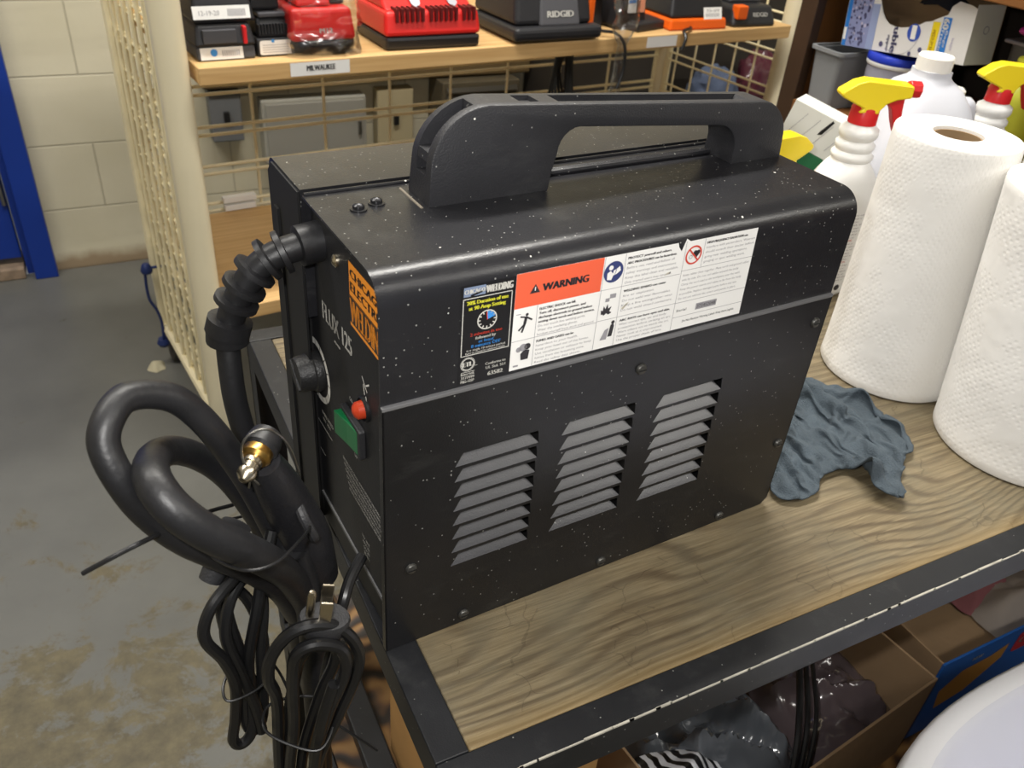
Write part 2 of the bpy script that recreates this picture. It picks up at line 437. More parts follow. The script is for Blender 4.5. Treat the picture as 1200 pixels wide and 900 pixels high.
# blue steel door and its frame, set in the back wall at the left
fr = MB().box(-.31, -.25, -.045, .1, 0, 2.18).box(-1.2, -1.14, -.045, .1, 0, 2.18).box(-1.14, -.31, -.045, .1, 2.06, 2.18)
fr.box(-.33, -.31, 0., .06, .0, 2.06)
fr = fr.build('trim_1', M_BLUE, smooth=False, bevel=.003, loc=(0, WY, FL)); tag(fr, kind='structure')
dr = MB().box(-1.138, -.334, .0, .04, .055, 2.058).build('door_1', M_BLUE, smooth=False, bevel=.003, loc=(0, WY, FL)); tag(dr, kind='structure')
hg = MB().cyl((-.34, -.004, 1.0), (-.34, -.004, 1.1), .007).cyl((-.34, -.004, .22), (-.34, -.004, .32), .007).build('hinge', M_STEEL, dr)
th = MB().box(-1.138, -.334, -.03, .1, 0, .035).build('trim_2', mat('worn_threshold', (134,116,98), .6, var=.4, vscale=30), smooth=False, bevel=.004, loc=(0, WY, FL)); tag(th, kind='structure')

# ================================================================== WORKBENCH
BY0, BY1, BX0, BX1 = -.1168, .455, 0.0, 1.06
bench = thing('workbench', 'long black steel-framed workbench with weathered wooden top, under the welding machine', 'workbench', (0, 0, 0))
MB().box(BX0+.0235, BX1-.0235, BY0+.0235, BY1-.0235, -.022, -.001).build('wooden_top', M_WOOD, bench, smooth=False, bevel=.0015)
def angle_bar(p, q, inward, wid=.0232, drop=.032, t=.004):
    """L-section: flat lip on top pointing inward, vertical leg outside"""
    p = Vector(p); q = Vector(q); n = Vector(inward); mb = MB()
    prof = [(0, .0), (wid, .0), (wid, -t), (t, -t), (t, -drop), (0, -drop)]
    vs = [p+n*a+Vector((0,0,b)) for a, b in prof]+[q+n*a+Vector((0,0,b)) for a, b in prof]
    mb.add(vs, [tuple(range(5,-1,-1)), tuple(range(6,12))]+[(i, (i+1) % 6, 6+(i+1) % 6, 6+i) for i in range(6)])
    return mb
angle_bar((BX0, BY0, 0), (BX1, BY0, 0), (0,1,0)).build('front_rail', M_RAIL, bench, bevel=.0012)
angle_bar((BX1, BY1, 0), (BX0, BY1, 0), (0,-1,0)).build('rear_rail', M_RAIL, bench, bevel=.0012)
angle_bar((BX0, BY1-.0235, -.0002), (BX0, BY0+.0235, -.0002), (1,0,0)).build('end_rail', M_RAIL, bench, bevel=.0012)
angle_bar((BX1, BY0+.0235, -.0002), (BX1, BY1-.0235, -.0002), (-1,0,0)).build('end_rail', M_RAIL, bench, bevel=.0012)
# scuffed paint along the long outer corner, its highlight put into the pale colour
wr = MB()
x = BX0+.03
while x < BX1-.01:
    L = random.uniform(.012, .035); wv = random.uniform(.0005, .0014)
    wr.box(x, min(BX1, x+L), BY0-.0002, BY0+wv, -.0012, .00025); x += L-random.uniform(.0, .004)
wr.build('scuffed_lit_edge', mat('scuffed_lit_paint', (172,168,156), .6, var=.3, vscale=60), bench, smooth=False)['label'] = 'pale scuffed paint with painted highlight along the outer edge'
for x in (BX0, BX1-.032):
    for y in (BY0, BY1-.032):
        sx = 1 if x == BX0 else -1; sy = 1 if y == BY0 else -1
        xo = BX0 if sx == 1 else BX1; yo = BY0 if sy == 1 else BY1
        a, b = sorted((xo+sx*.0005, xo+sx*.032)); c, d = sorted((yo+sy*.0005, yo+sy*.0045)); e, f = sorted((xo+sx*.0005, xo+sx*.0045)); g_, h_ = sorted((yo+sy*.0005, yo+sy*.032))
        MB().box(a, b, c, d, FL, -.004).box(e, f, g_, h_, FL, -.004).build('leg', M_RAIL, bench, smooth=False)
SZ = -.45
MB().box(BX0+.006, BX1-.006, BY0+.006, BY1-.006, SZ-.018, SZ).build('lower_shelf', M_BURNT, bench, smooth=False, bevel=.001)
for nm, bx in (('shelf_rail', (BX0-.001, BX0+.005, BY0, BY1, SZ-.034, SZ+.004)), ('shelf_rail', (BX0, BX1, BY0-.001, BY0+.005, SZ-.034, SZ+.004))):
    MB().box(*bx).build(nm, M_RAIL, bench, smooth=False, bevel=.001)
bar = MB().box(.033, .064, BY0+.02, BY1-.02, SZ+.0003, SZ+.024).build('dark_bar', M_RAIL, smooth=False, bevel=.002)  # plain black bar running front to back on the shelf
tag(bar, 'black bar along the scorched lower shelf', 'bar')

# ================================================================== WELDING MACHINE
PSI = .0547
L_, H_, W_ = .36, .287, .1911
wel = thing('welding_machine', 'black portable wire welder with top handle and louvred side, on the workbench', 'welder', (0, 0, .0005), PSI)
# wrapped cover: side + top
r = .0175
outer = [(0, .2)]+arc(r, H_-r, r, 180, 90, 8)+[(.1215, H_)]
inner = [(y+(.0016 if i == 0 else 0), z) for i, (y, z) in enumerate(outer)]
inn = [(.0016, .2)]+arc(r, H_-r, r-.0016, 180, 90, 8)+[(.1215, H_-.0016)]
MB().prism(outer+inn[::-1], lambda y, z, x: (x, y, z), 0, L_).build('cover', M_CASE, wel, angle=50)
# rolled bead where the cover meets the wire-compartment door
MB().cyl((.001, .1205, H_+.0004), (L_-.001, .1205, H_+.0004), .0014, 10).build('cover_seam', M_CASE, wel)
MB().cyl((.0605, .0790, H_), (.0605, .1120, H_), .0009, 8).build('top_plate_edge', mat('pale_plate_edge', (120,112,100), .5), wel)  # thin bar, lighter than the cover
# door of the wire compartment (left third of the top and the far side)
do = [(.1245, .2), (.1245, .2893)]+[(y, z) for y, z in arc(W_-.009, .2893-.009, .009, 90, 0, 6)]+[(W_, .006), (.150, .006), (.150, .2)]
MB().prism(do, lambda y, z, x: (x, y, z), -.0, L_).build('wire_compartment_door', M_CASE, wel, angle=50)
MB().prism([(.1262, .004), (.1262, .2875), (.181, .2875), (.1895, .279), (.1895, .004)], lambda y, z, x: (x, y, z), -.0015, .0).box(-.0032, -.0015, .168, .176, .02, .26).build('shaded_door_front', M_DARK, wel, smooth=False)  # black sheet on the door front; this side's shade put into colour
# inner body
MB().box(.012, L_-.004, .0085, .149, .004, .2775).box(.0, .012, .1385, .149, .006, .2845).build('inner_body', M_DARK, wel, smooth=False)
# rear panel with lip
MB().prism([(.003, .006)]+arc(r, H_-r, r-.0025, 180, 90, 6)+[(W_-.012, H_-.0025), (W_-.003, H_-.011), (W_-.003, .006)], lambda y, z, x: (x, y, z), L_-.0035, L_-.0015).build('rear_panel', M_BLK, wel, smooth=False)
# recessed heat-vented side panel with rolled edge (lower side)
ZS = .2085
YS = -.0022
BANKS = ((.0478, .1085, .1503), (.1262, .1868, .1500), (.2053, .2660, .1490)); PIT = .01254; LH = .0101
pan = MB()
def sheet(pts): pan.add([(x, YS, z) for x, z in pts], [tuple(range(len(pts)))])
xs = [0.]+[v for a, b, _ in BANKS for v in (a-.002, b+.002)]+[L_]
for i in range(0, len(xs), 2):      # plain strips between the banks
    if i == 6: sheet([(xs[6], 0), (L_-.006, 0), (L_, .006), (L_, ZS), (xs[6], ZS)])
    else: sheet([(xs[i], 0), (xs[i+1], 0), (xs[i+1], ZS), (xs[i], ZS)])
for x0, x1, z0 in BANKS:
    a, b = x0-.002, x1+.002; zl = z0-7*PIT
    sheet([(a, 0), (b, 0), (b, zl), (a, zl)])
    for k in range(8):
        zb = zl+k*PIT; zt = zb+LH; zn = zb+PIT if k < 7 else ZS
        sheet([(a, zb), (x0, zb), (x0+.0055, zt), (a, zt)]); sheet([(x1, zb), (b, zb), (b, zt), (x1-.0012, zt)])
        sheet([(a, zt), (b, zt), (b, zn), (a, zn)])
pan.prism([(0, 0), (.010, 0), (.010, .0022), (0, .0022)], lambda a, b, x: (x, a-.001, b), .001, L_-.007)
pan.box(0, .0012, YS, .003, 0, ZS).box(L_-.0012, L_, YS, .003, .007, ZS)
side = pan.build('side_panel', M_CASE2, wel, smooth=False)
MB().box(.0, L_, -.0026, .0008, ZS-.0018, ZS+.0008).build('panel_top_edge', mat('pale_panel_edge', (120,120,122), .35, metal=.4), wel, smooth=False, bevel=.0005)  # strip lighter than the panel along its top
# 3 banks of 8 pressed louvres
lv = MB()
for x0, x1, z0 in BANKS:
    for k in range(8):
        zb = z0-k*PIT; zt = zb+.0062; n = 5; vs = []
        for i in range(n+1):
            t = i/n; q = t*t*(3-2*t)*.1+t*.9
            vs += [(x0+.0068*t, YS+.0058*q, zb+(zt-zb)*t), (x1-.0050*t, YS+.0058*q, zb+(zt-zb)*t)]
        lv.add(vs, [(2*i, 2*i+1, 2*i+3, 2*i+2) for i in range(n)])
lo_ = lv.build('louvre_bank', dusty('lit_louvre_coat', (58,58,61), .34, .05, seed=5.), wel, angle=60)  # same paint as the panel, lightened where light catches the flaps
def screw(mb, x, z, y=-.0022, r=.0042):
    mb.lathe([(r, 0), (r, .0008), (r*.8, .002), (r*.3, .0026), (.0001, .0027)], 14, M=Matrix.Translation((x, y, z)) @ Matrix.Rotation(PI/2, 4, 'X'))
    mb.box(x-r*.7, x+r*.7, y-.0029, y-.0026, z-.0004, z+.0004, 1)
for x, z in ((.060, .0085), (.181, .0075), (.304, .0065), (.1845, .188), (.0185, .0745), (.349, .187), (.351, .070)):
    sb = MB(); screw(sb, x, z); sb.build('screw', [mat('dark_screw_head', (88,87,84), .4, metal=.7), M_DARK], wel)
for x, y in ((.0242, .0896), (.0375, .0945)):
    sb = MB(); sb.lathe([(.0052, 0), (.0052, .001), (.0036, .0012), (.0036, .003), (.002, .0042), (.0001, .0045)], 16, c=(x, y, H_))
    sb.build('screw', mat('domed_black_screw', (46,46,48), .28, metal=.5), wel)
# ---- handle
HY0, HY1 = .0792, .1105
hp = [(.0645, H_-.0005), (.0655, .309)]+[(.0655+.0385*(1-math.cos(a))*1.0, .309+.0362*math.sin(a)) for a in [PI/2*i/10 for i in range(1, 11)]]
hp += [(.325, .3305)]+[(.325+.031*math.sin(a), .2995+.031*math.cos(a)) for a in [PI/2*i/8 for i in range(1, 9)]]
hp += [(.357, H_-.0005), (.3075, H_-.0005), (.3075, .297)]+[(.2875+.020*math.cos(a), .297+.0195*math.sin(a)) for a in [PI/2*i/8 for i in range(1, 9)]]
hp += [(.170, .3262)]+[(.1545+.0155*1-.0155*math.sin(a)-.0, .3107+.0155*math.cos(a)) for a in [PI/2*i/6 for i in range(1, 7)]]+[(.1515, .300), (.1495, H_-.0005)]
def inset(poly, e):
    """move a 2D outline inwards by e along its vertex normals"""
    n = len(poly); A = sum(poly[i][0]*poly[(i+1) % n][1]-poly[(i+1) % n][0]*poly[i][1] for i in range(n)); sg = 1 if A > 0 else -1; out = []
    for i in range(n):
        p, q, r_ = Vector(poly[i-1]), Vector(poly[i]), Vector(poly[(i+1) % n])
        d1 = (q-p); d2 = (r_-q)
        if d1.length < 1e-7: d1 = d2
        if d2.length < 1e-7: d2 = d1
        d1.normalize(); d2.normalize(); n1 = Vector((-d1.y, d1.x))*sg; n2 = Vector((-d2.y, d2.x))*sg; nn = (n1+n2); nn = nn/max(.5, nn.length_squared/2) if nn.length > 1e-6 else n1
        out.append((q.x+nn.x*e, q.y+nn.y*e))
    return out
hq = []
for p_ in hp:
    if not hq or (Vector(p_)-Vector(hq[-1])).length > 1e-5: hq.append(p_)
def hy(near, z):
    k = max(0, (.345-z)/.058); return (HY0-.0012*k) if near else (.1045+.0055*k)
mb = MB(); n = len(hq); h1 = inset(hq, .0005); h2 = inset(hq, .0016)
def ring(poly, yf): return [(x, yf(z), z) for x, z in poly]
def plate_(near, yin):
    sg = 1 if near else -1
    R_ = [ring(h2, lambda z: hy(near, z)), ring(h1, lambda z: hy(near, z)+sg*.0005), ring(hq, lambda z: hy(near, z)+sg*.0016), ring(hq, lambda z: yin)]
    vs = sum(R_, []); fs = [tuple(range(n)), tuple(3*n+k for k in range(n))]
    for L0 in range(3):
        for k in range(n): k2 = (k+1) % n; fs.append((L0*n+k, L0*n+k2, (L0+1)*n+k2, (L0+1)*n+k))
    mb.add(vs, fs)
plate_(True, .0853); plate_(False, .0990)
# the core between the two cheeks carries the hollows: square pocket, front scoop, small recess, long channel
core = []
def top_z(x):
    up = [p for p in hq[:hq.index((.325, .3305))+10] if p[1] > .3]
    for a, b in zip(up, up[1:]):
        if a[0] <= x <= b[0] and b[0] > a[0]: return a[1]+(b[1]-a[1])*(x-a[0])/(b[0]-a[0])
    return .33
core = [(.0645, H_-.0005), (.0653, .3045), (.0735, .3045), (.0735, .3125), (.0663, .3125), (.0668, .3185), (.0800, .3190), (.0950, .3330), (.0955, top_z(.0955)+.0)]
core += [(x_, top_z(x_)) for x_ in (.098, .101, .104, .115, .1275)] + [(.1280, .3405), (.1405, .3400), (.1410, top_z(.1410)), (.155, top_z(.155)), (.1600, .3345), (.3120, .3245), (.3170, top_z(.317))]
core += [p for p in hq[hq.index((.325, .3305)):] if p != hq[0]]
mb.prism(core, lambda x, z, y: (x, y, z), .0853, .0990)
hd = mb.build('carry_handle', M_HANDLE, wel, angle=38)
# seam line and ribs of the moulding under the grip
MB().cyl((.152, .101, H_+.002), (.305, .101, H_+.002), .0022, 8).cyl((.152, .106, H_+.0015), (.305, .106, H_+.0015), .0018, 8).build('hinge_rod', M_CASE, wel)

# ---- front control plate
FX = .006
mb = MB(); mb.prism([(.0025, .0325)]+arc(r, H_-r, r-.0025, 180, 90, 6)+[(.1385, H_-.0025), (.1385, .0325)], lambda y, z, x: (x, y, z), FX, FX+.003).box(FX-.0012, FX+.002, .003, .1385, .031, .0338, 1)
mb.box(FX, .012, .004, .1385, .006, .0315, 2)
plate = mb.build('control_plate', [M_PANEL, mat('plate_edge', (96,96,96), .5), M_DARK], wel, smooth=False)
MB().box(-.0006, .006, .139, .1402, .05, .284).build('door_trim', mat('thin_pale_trim', (130,130,128), .4, metal=.5), wel, smooth=False)
ff = lambda y, z, x=FX-.0002: (x, y, z)
fn = lambda u, v: ff(.1385-u, v)     # u runs left to right on the front
# sticker
mb = MB()
fs_ = lambda u, v: (FX-.0002, .0592-u, v); fs2 = lambda u, v: (FX-.00035, .0592-u, v)
put_rect(mb, fs_, 0, .055, .2293, .2715, 0)
put_rect(mb, fs2, 0, .055, .2492, .2499, 1)
put_text(mb, 'CHICAGO', fs2, .0022, .051, .2625, .0052, 1, bold=.0006)
put_text(mb, 'ELECTRIC', fs2, .0022, .052, .2535, .0058, 1, bold=.0006)
put_rect(mb, fs2, .0004, .0546, .2318, .2490, 1)
fs3 = lambda u, v: (FX-.0005, .0592-u, v)
put_text(mb, 'WELDING', fs3, .0012, .053, .2332, .0150, 0, bold=.0006)
mb.build('maker_sticker', [M_ORS, M_LBLK], wel, smooth=False)['label'] = 'orange rectangular sticker with black lettering'
mb = MB()
fu = lambda u, v: (FX-.0003, .1117-u, v)
put_text(mb, 'FLUX 125', fu, 0, .0525, .2058, .0130, 0, bold=.0005)
put_rect(mb, fu, .0205, .031, .1985, .2002, 0)
put_rect(mb, fu, .022, .0295, .1990, .1996, 1)
mb.build('model_lettering', [M_PRW, M_PANEL], wel, smooth=False)
# small print: legends, lightning mark, paragraphs
mb = MB()
fp = lambda u, v: (FX-.0003, .16-u, v)
put_rect(mb, fp, .022, .052, .1052, .1058); put_rect(mb, fp, .022, .034, .0775, .0781)
put_text(mb, 'WIRE SPEED', fp, .032, .056, .1175, .003); put_text(mb, 'MIN    MAX', fp, .034, .050, .1125, .0025)
for q in ((.117, .202, .125, .1945), (.123, .1985, .1285, .2025)): put_line(mb, fp, q[:2], q[2:], .0011)
put_line(mb, fp, (.119, .1975), (.1205, .1905), .0013); put_line(mb, fp, (.1225, .1905), (.1235, .1875), .0016)
put_text(mb, 'ON', fp, .093, .0985, .169, .003); put_text(mb, 'OFF', fp, .098, .1035, .1265, .003)
mb.build('control_legends', M_PRW, wel, smooth=False); mb = MB()
txt = ['ELECTRIC SHOCK CAN KILL: ALWAYS WEAR DRY INSULATING GLOVES', 'INSULATE YOURSELF FROM WORK AND GROUND. DISCONNECT INPUT', 'FUMES AND GASES CAN BE HAZARDOUS TO YOUR HEALTH. KEEP HEAD', 'OUT OF THE FUMES. USE VENTILATION OR EXHAUST AT THE ARC', 'WELDING SPARKS CAN CAUSE FIRE OR EXPLOSION. KEEP FLAMMABLE', 'ARC RAYS CAN BURN EYES AND INJURE SKIN. WEAR CORRECT EYE']
for i, s_ in enumerate(txt): put_text(mb, s_, fp, .0745+.002*i, .150, .1065-.0042*i, .0023)
mb.build('safety_text', M_PRW, wel, smooth=False); mb = MB()
for i, s_ in enumerate(['115V  60HZ', 'INPUT 20A', 'OCV 28V', '20% @ 90A']): put_text(mb, s_, fp, .1075+.001*i, .121, .0605-.0048*i, .0026)
for i in range(5): put_rect(mb, fp, .002+.004*i, .0035+.004*i, .268+.001*i, .2705)
put_rect(mb, lambda u, v: (-.0004, .16-u, v), .004, .008, .2515, .2665); put_rect(mb, lambda u, v: (-.0004, .16-u, v), .004, .008, .236, .2465)
mb.build('rating_text', M_PRW, wel, smooth=False)
# dial ring and knob
mb = MB(); put_ring(mb, lambda u, v: (FX-.0004, .13-u, v), 0, .153, .0200, .0248, -128, 118, 0, 40)
for a in range(-120, 121, 24):
    ca, sa = math.cos(math.radians(a)), math.sin(math.radians(a)); put_line(mb, lambda u, v: (FX-.0006, .13-u, v), (.0200*ca, .153+.02*sa), (.0248*ca, .153+.0248*sa), .0007, 1)
mb.build('dial_scale', [M_PRW, M_PANEL], wel, smooth=False)
mb = MB(); Mk = Matrix.Translation((FX, .13, .153)) @ Matrix.Rotation(-PI/2, 4, 'Y')
prof = [(.0150, 0), (.0152, .003), (.0148, .005), (.0136, .006), (.0128, .0145), (.0118, .0165), (.0001, .0170)]
mb.lathe(prof, 36, M=Mk)
mb.box(-.0120, .0120, -.0014, .0014, .0165, .0180, 0, M=Mk @ Matrix.Rotation(.9, 4, 'Z'))
kb = mb.build('control_knob', mat('knob_black', (30,30,31), .45, bump=.3, bscale=600), wel)
mb = MB(); Mk = Matrix.Translation((FX, .0395, .180)) @ Matrix.Rotation(-PI/2, 4, 'Y')
mb.lathe([(.0085, 0), (.0085, .0015), (.0075, .0025)], 24, M=Mk, mi=1, cap=False)
mb.lathe([(.0060, .0015), (.0058, .003), (.0056, .0058), (.0038, .0076), (.0016, .0084), (.0001, .0086)], 24, M=Mk, cap=False)
mb.build('overload_lamp', [M_RED, M_DARK], wel)['label'] = 'round red indicator lamp'
sw = MB().prism(rrect(.0405, .0755, .1385, .1620, .0015, 2), lambda y, z, x: (x, y, z), FX-.0045, FX).build('power_switch', M_BLK, wel, smooth=False, bevel=.0008)
mb = MB(); mb.add([(FX-.0045, .0435, .141), (FX-.0045, .0435, .1595), (FX-.0065, .057, .1595), (FX-.0065, .057, .141), (FX-.0095, .0728, .141), (FX-.0095, .0728, .1595), (FX-.004, .0728, .1595), (FX-.004, .0728, .141)],
                  [(0,1,2,3), (3,2,5,4), (4,5,6,7), (0,3,4,7), (1,6,5,2), (0,7,6,1)])
mb.build('rocker', M_GRN, sw, smooth=False, bevel=.0006)['label'] = 'green rocker key'
sb = MB(); sb.lathe([(.0042, 0), (.004, .0015), (.002, .003), (.0001, .0033)], 16, M=Matrix.Translation((FX, .080, .2615)) @ Matrix.Rotation(-PI/2, 4, 'Y')); sb.build('screw', M_NICKEL, wel)
# ---- stickers on the cover side
fl = lambda d: (lambda u, v: (u, -d, v))
mb = MB()
A, B_, C_ = fl(.0002), fl(.00035), fl(.0005)
WX0, WX1, WZ0, WZ1 = .0822, .2652, .2117, .2765
# white part with a torn nick in its top edge
put_poly(mb, A, [(WX0, WZ0), (WX1+.0015, WZ0), (WX1-.001, WZ1), (.2072, WZ1-.0003), (.2038, WZ1+.0018), (.2012, WZ1-.0062), (.1985, WZ1-.0028), (.1975, WZ1), (WX0, WZ1)], 0)
put_rect(mb, B_, WX0, .1418, .2541, WZ1, 1)
lab = mb.build('warning_label', [M_WHITE, M_ORL], wel, smooth=False); lab['label'] = 'white and orange safety label on the cover side'
mb = MB()   # 0 ink 1 grey ink 2 navy 3 red 4 white 5 brown stain
put_text(mb, 'WARNING', C_, .1002, .1318, .2627, .0048, 0, bold=.00045)
put_poly(mb, C_, [(.0915, .2625), (.0985, .2625), (.095, .2682)], 0); put_rect(mb, fl(.0006), .0947, .0953, .2640, .2665, 4)
for a, b in (((.0978, .2117), (.0978, .2541)), ((WX0, .2322), (.1425, .2322)), ((.1425, .2117), (.1425, .2765)), ((.1418, .2543), (.2032, .2543)), ((.1425, .2327), (.2050, .2327)), ((.1582, .2117), (.1575, .2765)),
             ((.2050, .2117), (.2040, .2765)), ((.2200, .2560), (.2195, .2765)), ((.2040, .2560), (.2650, .2560)), ((.2050, .2325), (.2655, .2325)), ((.2050, .2215), (.2655, .2215))):
    put_line(mb, C_, a, b, .0003, 1)
def para(x0, x1, zt, lines, step, h, heads=()):
    for i, s_ in enumerate(lines):
        w = (x1-x0)*min(1., (len(s_)/max(len(t) for t in lines)))
        put_text(mb, s_, C_, x0, x0+w, zt-step*(i+1), h, 0 if i in heads else 1, bold=.00012 if i in heads else 0)
para(.0995, .1405, .2532, ['ELECTRIC SHOCK can kill.', 'Turn off, disconnect power, and', 'discharge electrode to ground before', 'setting down torch and before service.', 'Do not touch live welding parts.', 'Wear dry insulating gloves.', 'Insulate yourself from work and ground.'], .0029, .0016, (0,1,2,3))
para(.0995, .1405, .2312, ['FUMES AND GASES can be', 'hazardous to your health.', 'Keep your head out of the fumes.', 'Use ventilation or exhaust to keep', 'fumes from the breathing zone.', 'Read the safety data sheets.'], .0030, .0016, (0,))
para(.1595, .2010, .2755, ['PROTECT yourself and others.', 'ARC PROCEDURES can be hazardous.', 'Before use, read and follow all', 'safety warnings and instructions.', 'Keep this label clean and readable.', 'Only trained users may operate.'], .0033, .0016, (0,1))
para(.1600, .2010, .2532, ['WELDING SPARKS can cause', 'fire or explosion.', 'Do not weld near flammables.', 'Keep a fire extinguisher near.', 'Do not weld closed containers.'], .0034, .0016, (0,))
para(.1605, .2035, .2317, ['ARC RAYS can burn eyes and skin.', 'Wear correct eye, ear and body', 'protection before striking an arc.', 'Warn others not to watch the arc.', 'Never look at it unprotected.', 'Use the proper shade of lens.'], .0029, .0016, (0,))
para(.2215, .2630, .2755, ['HIGH FREQUENCY RADIATION can', 'interfere with pacemakers. Wearers', 'should consult their doctor before', 'going near welding operations,', 'gouging or spot welding work.'], .0033, .0016, (0,))
para(.2065, .2630, .2552, ['Keep cables close together. Place torch and ground cables', 'side by side. Do not coil cables around the body.', 'Clamp the work lead to the workpiece near the weld.', 'Keep the power source and cables as far from the body', 'as possible. Replace damaged parts before any use.', 'Do not use without the covers and panels in place.'], .0034, .0016, ())
put_text(mb, 'Serial', C_, .2070, .2155, .2235+.002, .0018, 0); put_rect(mb, C_, .2235, .2415, .2240, .2288, 1); put_text(mb, '372452048', fl(.0006), .2245, .2405, .2253, .0024, 0)
put_text(mb, 'Do Not Remove Warning Labels. Keep them Legible.', C_, .2140, .2600, .2165, .0018, 0)
# falling person pictogram
put_disc(mb, C_, .0912, .2492, .0010); put_line(mb, C_, (.0908, .2480), (.0900, .2430), .0020); put_line(mb, C_, (.0905, .2478), (.0950, .2450), .0011); put_line(mb, C_, (.0905, .2475), (.0868, .2484), .0010)
put_line(mb, C_, (.0903, .2432), (.0885, .2375), .0013); put_line(mb, C_, (.0900, .2430), (.0862, .2392), .0012); put_rect(mb, C_, .0838, .0868, .2500, .2505, 1)
# fumes pictogram
put_disc(mb, C_, .0935, .2270, .0022); put_disc(mb, C_, .0905, .2268, .0026, 1); put_disc(mb, C_, .0875, .2258, .0018, 1); put_poly(mb, C_, [(.0895, .2180), (.0945, .2180), (.0952, .2242), (.0915, .2252), (.0890, .2225)]); put_rect(mb, C_, .0845, .0880, .2140, .2152, 1)
# read-the-book mandatory sign
put_disc(mb, C_, .1498, .2657, .0071, 2, 32); put_disc(mb, fl(.0006), .1475, .2688, .0016, 4); put_poly(mb, fl(.0006), [(.1455, .2610), (.1488, .2605), (.1500, .2640), (.1475, .2668), (.1452, .2655)], 4)
put_poly(mb, fl(.0006), [(.1492, .2632), (.1522, .2640), (.1550, .2660), (.1540, .2690), (.1512, .2672), (.1496, .2668)], 4); put_line(mb, fl(.0007), (.1508, .2640), (.1516, .2672), .0004, 2)
# sparks
put_poly(mb, C_, [(.1450, .2370), (.1446, .2402), (.1462, .2396), (.1464, .2430), (.1479, .2405), (.1492, .2440), (.1500, .2405), (.1524, .2418), (.1512, .2385), (.1530, .2372), (.1505, .2362), (.1490, .2375), (.1470, .2360), (.1462, .2372)])
put_rect(mb, C_, .1500, .1545, .2475, .2505, 1); put_rect(mb, C_, .1470, .1500, .2455, .2480, 1)
# welder with helmet
put_disc(mb, C_, .1555, .2297, .0013); put_poly(mb, C_, [(.1528, .2195), (.1560, .2195), (.1568, .2268), (.1560, .2288), (.1540, .2280)]); put_poly(mb, C_, [(.1470, .2180), (.1520, .2180), (.1528, .2262), (.1500, .2250)], 1)
# no pacemaker sign
put_ring(mb, C_, .2118, .2661, .0054, .0066, mi=3); put_disc(mb, C_, .2128, .2676, .0016); put_disc(mb, C_, .2152, .2676, .0016); put_poly(mb, C_, [(.2113, .2672), (.2167, .2672), (.2140, .2632)]); put_ring(mb, C_, .2096, .2650, .0010, .0014, mi=1); put_line(mb, fl(.0006), (.2078, .2702), (.2158, .2620), .0011, 3)
# scuffs
put_poly(mb, C_, [(.1600, .2385), (.1640, .2400), (.1655, .2420), (.1632, .2412), (.1618, .2375)], 5); put_poly(mb, C_, [(.1905, .2555), (.1945, .2560), (.1950, .2575), (.1925, .2570)], 5); put_poly(mb, fl(.0006), [(.1940, .2560), (.1952, .2566), (.1950, .2577), (.1944, .2572)], 0)
mb.build('printed_text', [M_INK, M_INKL, M_NAVY, M_PRR, M_WHITE, mat('label_scuff', (196,190,172), .7)], lab, smooth=False)

mb = MB(); put_rect(mb, A, .0478, .0818, .2105, .2756, 0)
dl = mb.build('duty_cycle_label', M_LBLK, wel, smooth=False); dl['label'] = 'black rating label with a small clock face'
mb = MB()  # 0 white 1 yellow 2 blue 3 red 4 black 5 grey-blue picture
DF = fl(.0004); DG = fl(.0006)
put_rect(mb, DF, .0492, .0627, .2686, .2744, 5); put_text(mb, 'WELDING', DF, .0632, .0798, .2690, .0046, 0, bold=.0004)
put_text(mb, 'CHICAGO', DG, .0496, .0622, .2704, .0026, 0, bold=.0002); put_line(mb, DG, (.0535, .2690), (.0605, .2708), .0012, 4)
for a, b in (((.0492, .2672), (.0798, .2672)), ((.0492, .2302), (.0805, .2302)), ((.0492, .2302), (.0492, .2672)), ((.0802, .2302), (.0798, .2672))): put_line(mb, DF, a, b, .0005, 0)
put_text(mb, '20% Duration of use', DF, .0515, .0775, .2632, .0024, 1, bold=.0002); put_text(mb, 'at 90 Amp Setting', DF, .0528, .0760, .2597, .0024, 1, bold=.0002)
put_ring(mb, DF, .0648, .2518, .0056, .0063, mi=0)
for k in range(12):
    a = math.radians(30*k); put_line(mb, DF, (.0648+.0042*math.cos(a), .2518+.0042*math.sin(a)), (.0648+.0057*math.cos(a), .2518+.0057*math.sin(a)), .0007, 0)
put_poly(mb, DF, [(.0648, .2518)]+arc(.0648, .2518, .0054, 18, 90, 8), 2); put_line(mb, DG, (.0648, .2518), (.0642, .2570), .0005, 3)
put_text(mb, '2 minutes in use', DF, .0545, .0750, .2427, .0020, 3, bold=.0001); put_text(mb, 'followed by', DF, .0580, .0710, .2400, .0019, 0, bold=.0001)
put_text(mb, 'at least', DF, .0600, .0700, .2374, .0020, 2, bold=.0001); put_text(mb, '8 minutes OFF', DF, .0555, .0745, .2348, .0021, 2, bold=.0001)
put_text(mb, 'in a single 10 minute period', DF, .0525, .0778, .2327, .0014, 0); put_text(mb, 'Refer to manual for additional details.', DF, .0520, .0780, .2309, .0012, 0)
put_ring(mb, DF, .0538, .2243, .0036, .0041, mi=0); put_ring(mb, DF, .0538, .2243, .0044, .0047, mi=0); put_text(mb, 'ETL', DF, .0508, .0568, .2228, .0030, 0, bold=.0003)
put_text(mb, 'us', DF, .0588, .0602, .2222, .0008, 0); put_line(mb, DF, (.0498, .2190), (.0585, .2190), .0003, 0)
for i, s_ in enumerate(['Intertek', '3177999', 'MIG-125P']): put_text(mb, s_, DF, .0498, .0585, .2168-.0026*i, .0019, 0, bold=.0001)
